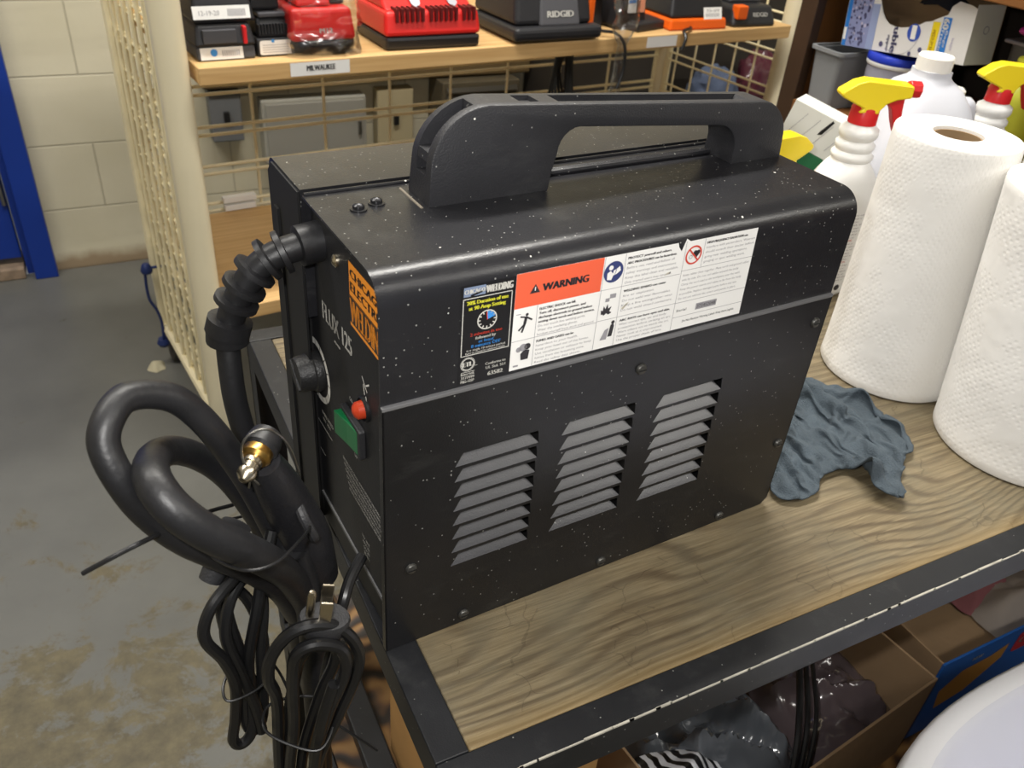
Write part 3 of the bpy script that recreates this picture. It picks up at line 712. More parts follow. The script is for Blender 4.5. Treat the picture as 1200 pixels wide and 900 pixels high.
put_text(mb, 'Conforms to', DF, .0655, .0790, .2207, .0018, 0, bold=.0001); put_text(mb, 'UL Std. 551', DF, .0660, .0790, .2178, .0018, 0, bold=.0001); put_text(mb, '63582', DF, .0675, .0775, .2130, .0027, 0, bold=.0002)
mb.build('printed_text', [M_PRW, M_PRY, M_PRB, M_PRR, M_LBLK, mat('print_picture', (120,134,160), .5)], dl, smooth=False)

# ---- torch cable (fixed to the machine: strain relief, cable, torch)
RW = Matrix.Rotation(PSI, 4, 'Z').inverted()
def wl(pts): return [tuple(RW @ Vector(p)) for p in pts]
tor = thing('welding_torch', 'thick black torch cable coiled in loops with its torch, hanging off the welder front', 'welding torch', (-.06, .02, 0))
off = Vector((-.06, .02, 0))
def rel(pts, o=off): return [tuple(Vector(p)-o) for p in pts]
boot = [(.0080, .112, .262), (-.0124, .11, .2600), (-.0249, .11, .2570), (-.0367, .111, .2505), (-.0467, .112, .2385), (-.0540, .114, .2245), (-.0600, .115, .2079), (-.0613, .115, .1995)]
P = spline(rel(boot), 8)
mb = MB()
mb.tube(P, .0088, 18, sub=1)
def ring_at(mb, i, r0, wdt, seg=20):
    T = (P[min(len(P)-1, i+1)]-P[max(0, i-1)]).normalized()
    M = Matrix.Translation(P[i]) @ T.to_track_quat('Z', 'Y').to_matrix().to_4x4()
    mb.lathe([(r0*.8, -wdt/2), (r0, -wdt/2+.0006), (r0, wdt/2-.0006), (r0*.8, wdt/2)], seg, M=M)
for i in (15, 21, 27, 33, 39): ring_at(mb, i, .0138, .0046)
ring_at(mb, 5, .0128, .018); ring_at(mb, 47, .0140, .0110); ring_at(mb, 52, .0132, .0100)
mb.build('strain_relief_boot', M_RUB, tor, angle=45)['label'] = 'ribbed rubber strain relief'
cab = [(-.0613, .115, .200), (-.0626, .110, .1826), (-.0629, .105, .1591), (-.0597, .1, .1264), (-.0564, .09, .0956), (-.05, .08, .062), (-.0402, .07, .0249), (-.036, .062, -.006), (-.040, .054, -.030), (-.046, .046, -.034),
       (-.050, .038, -.010), (-.050, .03, .045), (-.0575, .022, .1), (-.0650, .02, .1350), (-.0745, .02, .1690), (-.0869, .02, .2020), (-.0995, .02, .2245), (-.1120, .018, .2345), (-.1255, .012, .2395), (-.1345, .002, .2360), (-.1385, -.006, .2270),
       (-.1350, -.014, .2110), (-.1270, -.016, .1880), (-.1130, -.016, .1640), (-.0950, -.012, .1400), (-.0780, -.004, .1130), (-.0640, .008, .080), (-.0560, .020, .048), (-.0520, .034, .026), (-.0530, .044, .036), (-.0570, .046, .065),
       (-.0660, .044, .1080), (-.0800, .042, .1480), (-.0950, .038, .1730), (-.1090, .024, .1930), (-.1190, .000, .2080), (-.1210, -.026, .2160), (-.1150, -.040, .2080), (-.1030, -.044, .1920), (-.0885, -.041, .1730), (-.0745, -.030, .1470), (-.0610, -.008, .1080), (-.052, .010, .070), (-.046, .022, .036)]
MB().tube(rel(cab), lambda t: .0076+.0014*(1 if t > .84 else max(0, (t-.76)/.08)), 16, sub=7).build('cable', M_RUB, tor, angle=60)
# hanging run under the tie
MB().tube(rel([(-.052, .012, .108), (-.047, .014, .070), (-.046, .014, .03), (-.047, .014, -.02), (-.048, .013, -.08), (-.050, .010, -.16)]), .0088, 16).build('cable', M_RUB, tor)
# torch: handle, neck, nozzle
tp = [(-.0655, .002, .1890), (-.0600, .008, .1690), (-.0530, .016, .1420), (-.0450, .022, .1130), (-.0390, .026, .0850), (-.0340, .03, .060)]
def tr(t): return .0090+.0070*math.sin(min(1, t*1.35)*PI*.55)-.004*max(0, t-.7)*3
MB().tube(rel(tp), tr, 18, sub=6).build('torch_handle', mat('torch_handle_plastic', (30,30,33), .42, bump=.15, bscale=400), tor)
MB().tube(rel([(-.049, .006, .150), (-.0475, -.002, .143), (-.043, -.002, .128), (-.041, .008, .118)]), .0032, 10).build('trigger', M_BLK, tor)
d = (Vector((-.0745, -.010, .1945))-Vector((-.0650, .004, .199)))
mbn = MB(); q0 = Vector((-.0640, .006, .1985))
Mn = Matrix.Translation(q0-off) @ Vector((-.55, -.70, -.20)).to_track_quat('Z', 'Y').to_matrix().to_4x4()
mbn.lathe([(.0085, -.006), (.0098, 0), (.0098, .004), (.0078, .006)], 20, M=Mn)
mbn.build('neck', M_RUB, tor)
MB().lathe([(.0074, .004), (.0082, .006), (.0082, .010), (.0066, .012)], 20, M=Mn).build('gas_diffuser', M_BRASS, tor)['label'] = 'brass collar of the torch tip'
MB().lathe([(.0052, .011), (.0052, .015), (.0042, .0155), (.0042, .019), (.0052, .0195), (.0050, .0225), (.0022, .026), (.0001, .0262)], 18, M=Mn).build('contact_tip', M_NICKEL, tor)
tip = [(-.0745, -.0085, .1935), (-.0775, -.009, .2030), (-.0765, -.009, .2130), (-.0710, -.009, .2185), (-.0640, -.009, .2185), (-.0575, -.008, .2120), (-.0520, -.005, .1985), (-.0480, -.001, .1790)]
MB().tube(rel(tip), .00065, 8).build('wire', M_STEEL, tor)['label'] = 'thin steel wire curling from the tip'
MB().tube(rel([(-.0750, -.0095, .1930), (-.0755, -.010, .1880), (-.0765, -.010, .1835)]), .0006, 6).tube(rel([(-.0752, -.0095, .1900), (-.0725, -.010, .1865), (-.0712, -.010, .1840)]), .0006, 6).build('wire', M_STEEL, tor)
# cable tie round the coil, its tail sticking out
tie = MB().tube([(-.1010, -.034, .1640), (-.0890, -.054, .1700), (-.0740, -.052, .1670), (-.0580, -.032, .1570), (-.0450, -.004, .1390), (-.0400, .030, .1180), (-.050, .056, .100), (-.070, .060, .100), (-.092, .040, .118), (-.104, .000, .146)], .0009, 8, closed=True, sub=8)
tie.tube([(-.0800, .050, .1210), (-.0981, .030, .1380), (-.1256, -.026, .1815), (-.1424, -.033, .1825), (-.1600, -.030, .1732)], .0013, 8)
tie = tie.build('cable_tie', M_TIE); tag(tie, 'black plastic cable tie cinching the thick torch cable loops, with a long tail', 'cable tie')

# ---- power cord bundle with its three prong plug
pc = thing('power_cord', 'black power cord folded in a bundle under its three-prong plug', 'power cord', (-.055, -.01, 0))
o2 = Vector((-.055, -.01, 0))
loops = [
 [(-.070, -.030, -.150), (-.0620, -.042, -.040), (-.0470, -.048, .0160), (-.0370, -.050, .0470), (-.0330, -.051, .0734), (-.0410, -.051, .0980), (-.0560, -.050, .1090), (-.0704, -.048, .1060), (-.0811, -.046, .0900), (-.0845, -.044, .0690), (-.0810, -.040, .0400), (-.084, -.034, -.030), (-.088, -.028, -.150)],
 [(-.064, -.034, -.150), (-.0640, -.046, -.030), (-.0530, -.054, .0360), (-.0434, -.056, .0660), (-.0440, -.056, .0880), (-.0567, -.055, .0990), (-.0684, -.053, .0940), (-.0720, -.050, .0700), (-.0740, -.046, .0200), (-.079, -.038, -.04), (-.084, -.030, -.150)],
 [(-.074, -.024, -.150), (-.0700, -.034, -.040), (-.0560, -.038, .0260), (-.0450, -.040, .0580), (-.0440, -.042, .0760), (-.0540, -.043, .0840), (-.0640, -.041, .0760), (-.0690, -.036, .0480), (-.0740, -.032, .010), (-.078, -.028, -.06), (-.080, -.024, -.150)],
 [(-.068, -.034, -.150), (-.0670, -.046, -.060), (-.0640, -.052, -.010), (-.0580, -.055, .030), (-.0500, -.056, .060)]]
for q in loops: MB().tube([tuple(Vector(p)-o2) for p in q], .0037, 10, sub=7).build('cord', M_RUBS, pc)
MB().tube([tuple(Vector(p)-o2) for p in [(-.010, .012, .085), (-.022, .0, .080), (-.030, -.01, .072), (-.036, -.012, .05), (-.045, -.008, .0), (-.05, -.004, -.07), (-.052, .0, -.15)]], .0037, 10, sub=7).build('cord', M_RUBS, pc)
mb = MB(); Mp = Matrix.Translation(Vector((-.0505, -.044, .1010))-o2) @ Vector((.12, -.10, 1)).to_track_quat('Z', 'Y').to_matrix().to_4x4() @ Matrix.Rotation(PI/2+.35, 4, 'Z')
mb.lathe([(.0055, -.022), (.008, -.012), (.0125, -.004), (.0135, .004), (.0125, .0065)], 20, sx=1.1, sy=.8, M=Mp)
plug = mb.build('plug_body', M_BLK, pc)
MB().box(-.0035, .0035, -.0075, -.0060, .006, .0255, M=Mp).build('prong', M_NICKEL, pc, smooth=False, bevel=.0005)
MB().box(-.0035, .0035, .0050, .0065, .006, .0255, M=Mp).build('prong', M_NICKEL, pc, smooth=False, bevel=.0005)
MB().lathe([(.0024, .006), (.0024, .025), (.0015, .0275), (.0001, .028)], 12, c=(.0085, .0, 0), M=Mp).build('prong', M_NICKEL, pc)
tie = MB().tube([(-.050, -.047, .010), (-.062, -.059, .006), (-.078, -.050, .008), (-.090, -.036, .012), (-.084, -.022, .014), (-.064, -.022, .012), (-.050, -.032, .012)], .0010, 8, closed=True)
tie.tube([(-.050, -.047, .010), (-.040, -.050, -.004), (-.024, -.052, -.030)], .0009, 8)
tag(tie.build('cable_tie', M_TIE), 'thin black tie round the power cord bundle, its tail running down right', 'cable tie')

# ---- ground cable bundle hanging left of it
gc = thing('ground_cable', 'thinner black cable folded in long loops, hanging left of the plug bundle', 'cable', (-.098, .0, 0))
o3 = Vector((-.098, 0, 0))
hb = [
 [(-.0770, .010, .1150), (-.0900, -.002, .1130), (-.1040, -.012, .1080), (-.1115, -.016, .0960), (-.1120, -.018, .0840), (-.1050, -.018, .0650), (-.1010, -.018, .040), (-.1040, -.018, .010), (-.1080, -.018, -.014), (-.1030, -.018, -.021), (-.0960, -.016, -.014), (-.0930, -.012, .010), (-.0900, -.010, .050), (-.0810, -.006, .085), (-.0730, .002, .110), (-.0640, .012, .128)],
 [(-.0800, .016, .1320), (-.0920, .008, .1050), (-.1000, .000, .0880), (-.0990, -.006, .060), (-.0965, -.010, .030), (-.0985, -.012, -.004), (-.0955, -.012, -.020), (-.0890, -.010, -.017), (-.0850, -.006, .000), (-.0820, -.002, .040), (-.0760, .004, .075), (-.0770, .006, .0960), (-.0850, .004, .1030), (-.0950, -.004, .0960), (-.1010, -.010, .0750), (-.0965, -.014, .045), (-.0915, -.016, .010), (-.0900, -.018, -.015)]]
for q in hb: MB().tube([tuple(Vector(p)-o3) for p in q], .0036, 10, sub=7).build('cable_run', M_RUBS, gc)
MB().tube([tuple(Vector(p)-o3) for p in [(-.083, .012, .140), (-.092, .008, .128), (-.103, .002, .112)]], lambda t: .0088-.002*t, 14).build('clamp_handle', M_BLK, gc)
MB().tube([tuple(Vector(p)-o3) for p in [(-.0860, .000, -.012), (-.0820, .000, .020), (-.0790, .002, .050), (-.0830, .004, .080), (-.090, .004, .095), (-.097, .000, .085), (-.094, -.004, .05), (-.089, -.004, .01), (-.0860, -.002, -.02)]], .0036, 10, sub=7).build('cable_run', M_RUBS, gc)
tie = MB().tube([(-.0760, -.002, .0335), (-.0830, -.016, .0310), (-.0940, -.0215, .0310), (-.1075, -.0225, .033), (-.1060, -.010, .036), (-.0900, .006, .036)], .0009, 8, closed=True)
tie.tube([(-.0770, -.004, .0335), (-.0720, -.010, .020), (-.0680, -.016, -.004), (-.068, -.022, -.024)], .0009, 8)
tag(tie.build('cable_tie', M_TIE), 'thin black tie round the left hanging cable bundle, with its tail curving down', 'cable tie')

# ================================================================== TOWELS, RAG
def towel(label, x, y, r0, r1, h, lean=(0,0)):
    t = thing('paper_towel_roll', label, 'paper towel', (x, y, .0005), 0, None)
    mb = MB(); n = 26; seg = 96; vs = []; fs = []
    prof = []
    for i in range(n+1):
        tt = i/n; prof.append((r0+(r1-r0)*(tt**.8), h*tt))
    prof = [(r0*.985, 0), (r0, .002)]+prof[1:-1]+[(r1, h-.003), (r1*.985, h-.0005), (r1*.95, h)]
    prof = prof+[(.024, h-.001)]
    mb.lathe(prof, seg, cap=False); mb.lathe([(r0*.985, 0), (.022, 0)], seg, cap=False)
    mb.lathe([(.024, h-.001), (.0235, .002)], 40, cap=False, mi=0)
    sh = Matrix.Identity(4); sh[0][2] = lean[0]; sh[1][2] = lean[1]
    mb.v = [tuple(sh @ Vector(v)) for v in mb.v]
    o = mb.build('towel_sheets', M_TOWEL, t, angle=60)
    c = MB(); c.lathe([(.0215, .002), (.0215, h-.004), (.0233, h-.004), (.0233, .002), (.0215, .002)], 40, cap=False); c.v = [tuple(sh @ Vector(v)) for v in c.v]
    c.build('cardboard_core', M_CORE, t)['label'] = 'brown cardboard core'
    return t
towel('white paper towel roll with its brown core hole showing', .650, .146, .0740, .0600, .261, (0, .073))
towel('white paper towel roll cut off by the right edge, in front of the other roll', .668, -.008, .0800, .0720, .252, (.0, .15))

def crumple(outline, height, seed, ridges, fine=.004, n_r=34, n_a=132, thick=.0012, floor_z=.0015, rdg=0):
    """a cloth or film heaped inside an outline (list of xy), with folds along given ridges [(p,q,h,w)]"""
    P = spline([(a, b, 0) for a, b in outline], 8, True)
    cx = sum(p.x for p in P)/len(P); cy = sum(p.y for p in P)/len(P); m = len(P); mb = MB(); vs = []; fs = []
    def hgt(x, y, t):
        edge = 1-t
        h = height*(1-t**2.2)*(.45+.55*noise.noise(Vector((x*22, y*22, seed)))+.25)
        for (ax, ay), (bx, by), hh, ww in ridges:
            dx, dy = bx-ax, by-ay; LL = dx*dx+dy*dy; s = max(0, min(1, ((x-ax)*dx+(y-ay)*dy)/LL))
            dd = math.hypot(x-ax-s*dx, y-ay-s*dy); h += hh*math.exp(-(dd/ww)**2)*(1-.0*t)
        if rdg:
            px = Vector((x*34+noise.noise(Vector((x*30, y*30, 3)))*1.2, y*34+noise.noise(Vector((x*30, y*30, 7)))*1.2, seed)); e_ = min(1, edge*5+.25)
            h += rdg*e_*(1-3.2*abs(noise.noise(px)))+.45*rdg*e_*(1-3.2*abs(noise.noise(px*2.3)))
        h += fine*(noise.noise(Vector((x*70, y*70, seed+5)))*min(1, edge*4+.2))
        return max(floor_z, h)
    for i in range(n_r+1):
        t = i/n_r
        for k in range(m):
            q = P[k]; x = cx+(q.x-cx)*t; y = cy+(q.y-cy)*t
            jx = noise.noise(Vector((x*40, y*40, seed+9)))+.5*noise.noise(Vector((x*95, y*95, seed+29))); jy = noise.noise(Vector((x*40, y*40, seed+19)))+.5*noise.noise(Vector((x*95, y*95, seed+39))); x += .005*jx; y += .005*jy
            z = hgt(x, y, t)
            if i == n_r: z = max(floor_z, z*.35)
            vs.append((x, y, z))
    for i in range(n_r):
        for k in range(m):
            k2 = (k+1) % m; fs.append((i*m+k, i*m+k2, (i+1)*m+k2, (i+1)*m+k))
    mb.add(vs, fs); return mb
# draped cloth: a settled 3.7 mm weave, x y z of each crossing in tenths of a millimetre,
# and the runs of crossings row by row: row, first column, how many
RAG_XYZ = [
  4686, -310, 206, 4710, -315, 212, 4735, -311, 225, 4646, -280, 212, 4665, -297, 207, 4712, -363, 186, 4759, -301, 234, 4784, -289, 231, 4808, -276, 215, 4612, -239, 225,
  4628, -260, 217, 4710, -292, 253, 4671, -333, 195, 4702, -266, 214, 4757, -317, 199, 4829, -260, 197, 4849, -243, 180, 4599, -215, 234, 4672, -217, 221, 4668, -271, 276,
  4647, -285, 204, 4705, -245, 169, 4766, -290, 156, 4778, -226, 199, 4867, -224, 162, 4886, -206, 140, 4576, -164, 251, 4587, -190, 242, 4686, -181, 253, 4713, -250, 265,
  4671, -241, 200, 4685, -252, 124, 4762, -259, 116, 4810, -218, 161, 4860, -178, 205, 4904, -187, 118, 4923, -169, 97, 4567, -136, 264, 4627, -131, 239, 4655, -179, 294,
  4725, -201, 269, 4693, -196, 197, 4689, -202, 120, 4763, -212, 98, 4774, -183, 169, 4850, -186, 156, 4919, -154, 171, 4941, -150, 78, 4960, -132, 63, 4565, -104, 285,
  4633, -91, 270, 4669, -139, 318, 4728, -150, 272, 4714, -151, 194, 4695, -153, 119, 4761, -165, 80, 4775, -137, 151, 4847, -147, 125, 4901, -108, 169, 4891, -117, 92,
  4978, -113, 53, 4997, -95, 52, 4567, -72, 312, 4629, -53, 305, 4685, -95, 336, 4725, -100, 270, 4708, -101, 194, 4703, -103, 117, 4758, -117, 63, 4780, -91, 133,
  4848, -104, 100, 4874, -67, 164, 4877, -69, 86, 4942, -107, 105, 5015, -76, 52, 5035, -59, 54, 4576, -44, 336, 4587, -18, 352, 4683, -44, 334, 4726, -50, 269,
  4707, -51, 194, 4719, -56, 117, 4753, -70, 48, 4783, -44, 115, 4848, -59, 78, 4853, -25, 148, 4901, -26, 85, 4938, -70, 138, 4953, -60, 63, 5056, -43, 63,
  5080, -30, 74, 5104, -17, 82, 4599, 7, 358, 4666, 1, 320, 4724, 0, 268, 4727, -6, 191, 4760, -28, 125, 4728, -26, 54, 4786, 2, 98, 4850, -15, 57,
  4851, 19, 127, 4924, 15, 102, 4965, -30, 150, 4971, -14, 75, 5020, -45, 126, 5037, -14, 58, 5125, -1, 81, 5145, 16, 70, 3836, 58, 52, 3864, 49, 52,
  3897, 45, 52, 3933, 44, 52, 3970, 44, 52, 4007, 44, 52, 4043, 45, 53, 4076, 49, 67, 4103, 59, 66, 4611, 32, 342, 4622, 58, 303, 4718, 48, 256,
  4767, 23, 201, 4767, 21, 124, 4706, 13, 81, 4778, 4, 52, 4850, 30, 36, 4863, 62, 105, 4937, 54, 127, 4989, 13, 163, 4989, 31, 87, 5033, 0, 142,
  5017, 29, 72, 5077, -8, 43, 5163, 35, 52, 5183, 52, 52, 3762, 95, 52, 3785, 81, 52, 3810, 69, 52, 3894, 40, 106, 3866, 60, 31, 3933, 81, 52,
  4000, 64, 31, 4012, 60, 111, 4032, 84, 34, 4046, 55, 103, 4126, 73, 58, 4146, 90, 52, 4630, 86, 244, 4714, 90, 227, 4785, 70, 201, 4733, 47, 148,
  4713, 62, 79, 4771, 48, 32, 4838, 74, 62, 4908, 80, 90, 4931, 87, 164, 5000, 59, 176, 4996, 79, 101, 5035, 46, 161, 5047, 66, 88, 5092, 38, 32,
  5122, 25, 102, 5204, 68, 52, 5228, 81, 52, 5252, 94, 52, 3726, 133, 52, 3741, 111, 52, 3826, 110, 40, 3847, 89, 112, 3916, 89, 80, 3856, 106, 48,
  3931, 126, 50, 4004, 111, 41, 3979, 103, 116, 4026, 132, 51, 4068, 70, 58, 4108, 74, 117, 4164, 109, 52, 4183, 127, 52, 4633, 118, 176, 4710, 125, 188,
  4790, 113, 177, 4718, 91, 157, 4758, 69, 97, 4786, 95, 31, 4815, 91, 104, 4885, 99, 131, 4951, 133, 154, 5014, 106, 190, 4967, 102, 128, 5038, 96, 159,
  5085, 94, 101, 5120, 79, 33, 5129, 72, 109, 5203, 62, 126, 5181, 97, 62, 5273, 110, 52, 5294, 126, 52, 3717, 160, 52, 3763, 143, 22, 3800, 136, 88,
  3857, 135, 126, 3923, 138, 90, 3862, 159, 51, 3934, 164, 9, 4004, 160, 34, 3952, 137, 88, 4030, 146, 94, 4081, 118, 45, 4118, 124, 114, 4108, 121, 35,
  4201, 146, 52, 4221, 163, 52, 4630, 150, 114, 4710, 150, 145, 4771, 163, 192, 4726, 135, 133, 4734, 101, 65, 4800, 138, 50, 4859, 107, 87, 4868, 143, 151,
  4931, 148, 197, 5008, 156, 195, 4970, 152, 128, 5044, 145, 154, 5071, 140, 84, 5129, 129, 34, 5139, 121, 112, 5202, 105, 152, 5169, 137, 90, 5215, 112, 34,
  5315, 142, 52, 5339, 155, 52, 5363, 168, 52, 3714, 192, 52, 3777, 187, 34, 3789, 183, 108, 3857, 185, 132, 3927, 187, 103, 3867, 206, 53, 3941, 207, 33,
  4013, 204, 55, 3955, 185, 103, 4029, 193, 77, 4088, 166, 39, 4113, 175, 111, 4136, 162, 34, 4162, 149, 105, 4242, 179, 52, 4266, 192, 52, 4291, 204, 52,
  4606, 199, 52, 4621, 177, 69, 4718, 191, 119, 4754, 208, 187, 4767, 162, 123, 4756, 144, 51, 4817, 129, 96, 4889, 143, 66, 4880, 186, 130, 4927, 196, 191,
  5003, 206, 197, 4976, 203, 125, 5048, 195, 155, 5098, 178, 101, 5142, 176, 36, 5149, 171, 114, 5190, 148, 176, 5216, 147, 105, 5241, 152, 34, 5262, 148, 110,
  5326, 112, 69, 5384, 184, 52, 5403, 202, 52, 3716, 224, 52, 3772, 235, 12, 3790, 234, 103, 3858, 236, 136, 3937, 234, 115, 3880, 254, 62, 3947, 228, 77,
  4019, 248, 67, 3979, 223, 128, 4048, 182, 121, 4069, 212, 52, 4120, 224, 105, 4155, 212, 35, 4164, 199, 111, 4236, 205, 121, 4216, 208, 47, 4317, 215, 52,
  4345, 224, 52, 4378, 228, 52, 4414, 229, 52, 4451, 229, 52, 4488, 229, 52, 4524, 228, 52, 4556, 223, 52, 4584, 214, 52, 4667, 207, 120, 4733, 234, 98,
  4707, 224, 170, 4748, 206, 104, 4786, 183, 40, 4822, 177, 109, 4874, 188, 52, 4911, 220, 111, 4922, 246, 184, 4998, 255, 196, 4983, 252, 120, 5055, 244, 149,
  5069, 213, 80, 5141, 223, 53, 5191, 173, 86, 5185, 195, 161, 5247, 187, 112, 5234, 200, 39, 5278, 194, 104, 5344, 159, 80, 5417, 128, 71, 5421, 221, 52,
  5437, 242, 52, 3725, 252, 52, 3736, 278, 52, 3828, 258, 61, 3854, 288, 129, 3943, 280, 128, 3872, 279, 99, 3948, 274, 102, 3974, 254, 40, 3997, 265, 113,
  4064, 225, 143, 4057, 253, 72, 4122, 273, 98, 4163, 259, 35, 4161, 250, 114, 4238, 254, 124, 4208, 255, 53, 4279, 277, 43, 4316, 238, 99, 4346, 261, 32,
  4402, 264, 86, 4457, 272, 32, 4473, 241, 100, 4549, 253, 90, 4607, 249, 39, 4594, 258, 114, 4660, 244, 153, 4689, 242, 80, 4710, 267, 150, 4770, 249, 106,
  4803, 228, 38, 4828, 224, 113, 4857, 231, 41, 4886, 262, 105, 4921, 293, 167, 4993, 305, 193, 4992, 301, 116, 5067, 290, 132, 5055, 257, 62, 5117, 230, 98,
  5190, 222, 73, 5182, 243, 147, 5257, 238, 120, 5213, 241, 56, 5278, 200, 48, 5349, 188, 33, 5427, 168, 37, 5472, 204, 90, 5450, 266, 52, 3748, 303, 52,
  3818, 308, 46, 3856, 336, 108, 3941, 332, 122, 3874, 326, 82, 3940, 292, 58, 4003, 291, 32, 4027, 300, 107, 4033, 260, 166, 4052, 295, 97, 4124, 319, 85,
  4178, 306, 41, 4155, 301, 112, 4234, 309, 133, 4214, 303, 54, 4283, 300, 85, 4349, 272, 108, 4335, 309, 41, 4401, 314, 81, 4472, 315, 53, 4506, 276, 111,
  4539, 260, 43, 4605, 298, 32, 4607, 306, 108, 4668, 293, 155, 4641, 254, 94, 4712, 278, 101, 4786, 295, 104, 4821, 278, 36, 4826, 274, 115, 4848, 281, 40,
  4914, 295, 78, 4928, 335, 142, 4986, 354, 191, 5003, 348, 115, 5078, 332, 110, 5088, 291, 45, 5132, 276, 107, 5190, 270, 59, 5180, 291, 133, 5257, 288, 114,
  5246, 275, 37, 5299, 235, 78, 5361, 237, 34, 5437, 220, 47, 5514, 205, 62, 5462, 291, 52, 5474, 316, 52, 3761, 327, 52, 3777, 348, 52, 3865, 358, 61,
  3903, 375, 127, 3908, 345, 49, 3968, 316, 88, 4014, 344, 43, 3993, 330, 120, 4026, 309, 179, 4083, 330, 121, 4100, 349, 54, 4168, 355, 30, 4194, 307, 86,
  4230, 359, 136, 4253, 341, 63, 4263, 304, 131, 4340, 316, 128, 4348, 354, 60, 4422, 341, 46, 4482, 341, 95, 4552, 299, 100, 4517, 302, 32, 4582, 342, 32,
  4639, 308, 70, 4638, 333, 143, 4664, 296, 80, 4704, 301, 146, 4743, 309, 81, 4802, 322, 34, 4802, 322, 112, 4837, 331, 42, 4897, 341, 88, 4964, 362, 119,
  4977, 403, 183, 5036, 374, 144, 5086, 375, 86, 5118, 329, 35, 5148, 323, 110, 5188, 316, 43, 5182, 339, 118, 5258, 337, 107, 5278, 310, 35, 5309, 279, 97,
  5370, 284, 52, 5440, 260, 83, 5505, 250, 40, 5516, 301, 97, 5483, 344, 52, 3794, 368, 52, 3813, 386, 52, 3891, 413, 100, 3930, 387, 38, 3966, 367, 103,
  4002, 392, 39, 4020, 376, 115, 4055, 355, 182, 4052, 366, 106, 4108, 396, 62, 4182, 398, 54, 4177, 348, 112, 4242, 388, 94, 4294, 329, 89, 4257, 354, 152,
  4335, 362, 146, 4363, 394, 81, 4434, 386, 62, 4492, 339, 46, 4539, 348, 109, 4517, 352, 34, 4579, 352, 79, 4649, 355, 52, 4606, 357, 117, 4671, 345, 76,
  4695, 348, 149, 4729, 357, 81, 4787, 369, 34, 4781, 363, 111, 4825, 379, 47, 4875, 385, 102, 4951, 403, 97, 4978, 445, 157, 5001, 387, 114, 5048, 388, 53,
  5123, 378, 35, 5155, 375, 111, 5167, 359, 34, 5183, 387, 104, 5250, 371, 71, 5313, 347, 33, 5309, 328, 108, 5376, 329, 70, 5450, 313, 97, 5502, 306, 39,
  5561, 320, 80, 5491, 373, 73, 3831, 405, 52, 3850, 423, 52, 3945, 434, 47, 3972, 414, 117, 4006, 438, 53, 4029, 424, 126, 4067, 402, 188, 4062, 415, 112,
  4136, 392, 106, 4189, 438, 77, 4205, 389, 131, 4219, 383, 53, 4302, 377, 74, 4253, 400, 130, 4321, 396, 109, 4395, 424, 107, 4448, 370, 108, 4485, 388, 43,
  4518, 393, 114, 4517, 403, 38, 4577, 401, 85, 4639, 402, 40, 4610, 408, 112, 4676, 394, 71, 4674, 396, 146, 4717, 405, 81, 4777, 417, 39, 4764, 411, 115,
  4811, 426, 49, 4878, 430, 82, 4928, 417, 141, 4980, 468, 113, 5035, 416, 134, 5056, 437, 61, 5127, 427, 36, 5105, 388, 102, 5151, 406, 41, 5211, 423, 85,
  5275, 394, 102, 5322, 393, 42, 5313, 378, 117, 5382, 376, 85, 5456, 365, 98, 5501, 361, 34, 5577, 360, 53, 5500, 401, 112, 5511, 427, 136, 3868, 442, 52,
  3887, 460, 52, 3957, 459, 120, 4002, 489, 67, 4041, 472, 132, 4088, 448, 196, 4074, 464, 119, 4136, 425, 142, 4179, 476, 104, 4228, 432, 132, 4222, 433, 54,
  4308, 421, 56, 4255, 443, 110, 4332, 445, 116, 4389, 425, 158, 4457, 417, 121, 4472, 436, 47, 4503, 439, 118, 4514, 452, 41, 4577, 452, 85, 4637, 452, 36,
  4618, 457, 110, 4685, 442, 73, 4665, 445, 148, 4711, 456, 84, 4766, 467, 32, 4731, 439, 99, 4808, 436, 100, 4871, 475, 97, 4942, 447, 104, 4983, 493, 155,
  5009, 442, 99, 5069, 480, 76, 5147, 464, 66, 5087, 432, 107, 5162, 438, 81, 5228, 447, 42, 5269, 444, 104, 5320, 443, 45, 5315, 428, 121, 5387, 424, 99,
  5462, 412, 104, 5500, 411, 35, 5576, 410, 53, 5570, 418, 128, 5519, 456, 146, 3905, 479, 60, 3924, 497, 87, 4008, 534, 90, 4072, 511, 124, 4065, 497, 202,
  4098, 508, 129, 4138, 453, 98, 4168, 502, 149, 4240, 482, 130, 4228, 481, 54, 4312, 468, 41, 4264, 490, 97, 4310, 466, 154, 4381, 468, 137, 4456, 466, 130,
  4454, 481, 53, 4490, 486, 122, 4508, 501, 48, 4577, 501, 85, 4635, 501, 34, 4628, 507, 109, 4696, 491, 77, 4658, 494, 145, 4723, 502, 103, 4789, 503, 62,
  4753, 474, 127, 4801, 473, 66, 4875, 476, 48, 4948, 482, 68, 4985, 528, 117, 5027, 481, 73, 5083, 493, 123, 5116, 506, 54, 5102, 476, 127, 5177, 458, 121,
  5203, 490, 54, 5264, 494, 100, 5326, 493, 53, 5317, 477, 129, 5392, 466, 125, 5461, 462, 98, 5502, 460, 34, 5575, 461, 58, 5591, 463, 129, 5523, 489, 145,
  3942, 516, 111, 3962, 533, 130, 4047, 555, 126, 4076, 549, 197, 4139, 531, 147, 4120, 495, 80, 4169, 539, 115, 4246, 534, 127, 4236, 530, 51, 4315, 517, 34,
  4288, 533, 102, 4310, 512, 173, 4383, 500, 176, 4450, 513, 140, 4434, 527, 63, 4479, 533, 127, 4502, 549, 56, 4577, 550, 83, 4635, 549, 31, 4638, 555, 108,
  4710, 539, 83, 4666, 543, 147, 4742, 532, 137, 4767, 545, 65, 4766, 518, 138, 4828, 491, 100, 4876, 525, 48, 4930, 520, 103, 4990, 565, 82, 5048, 522, 56,
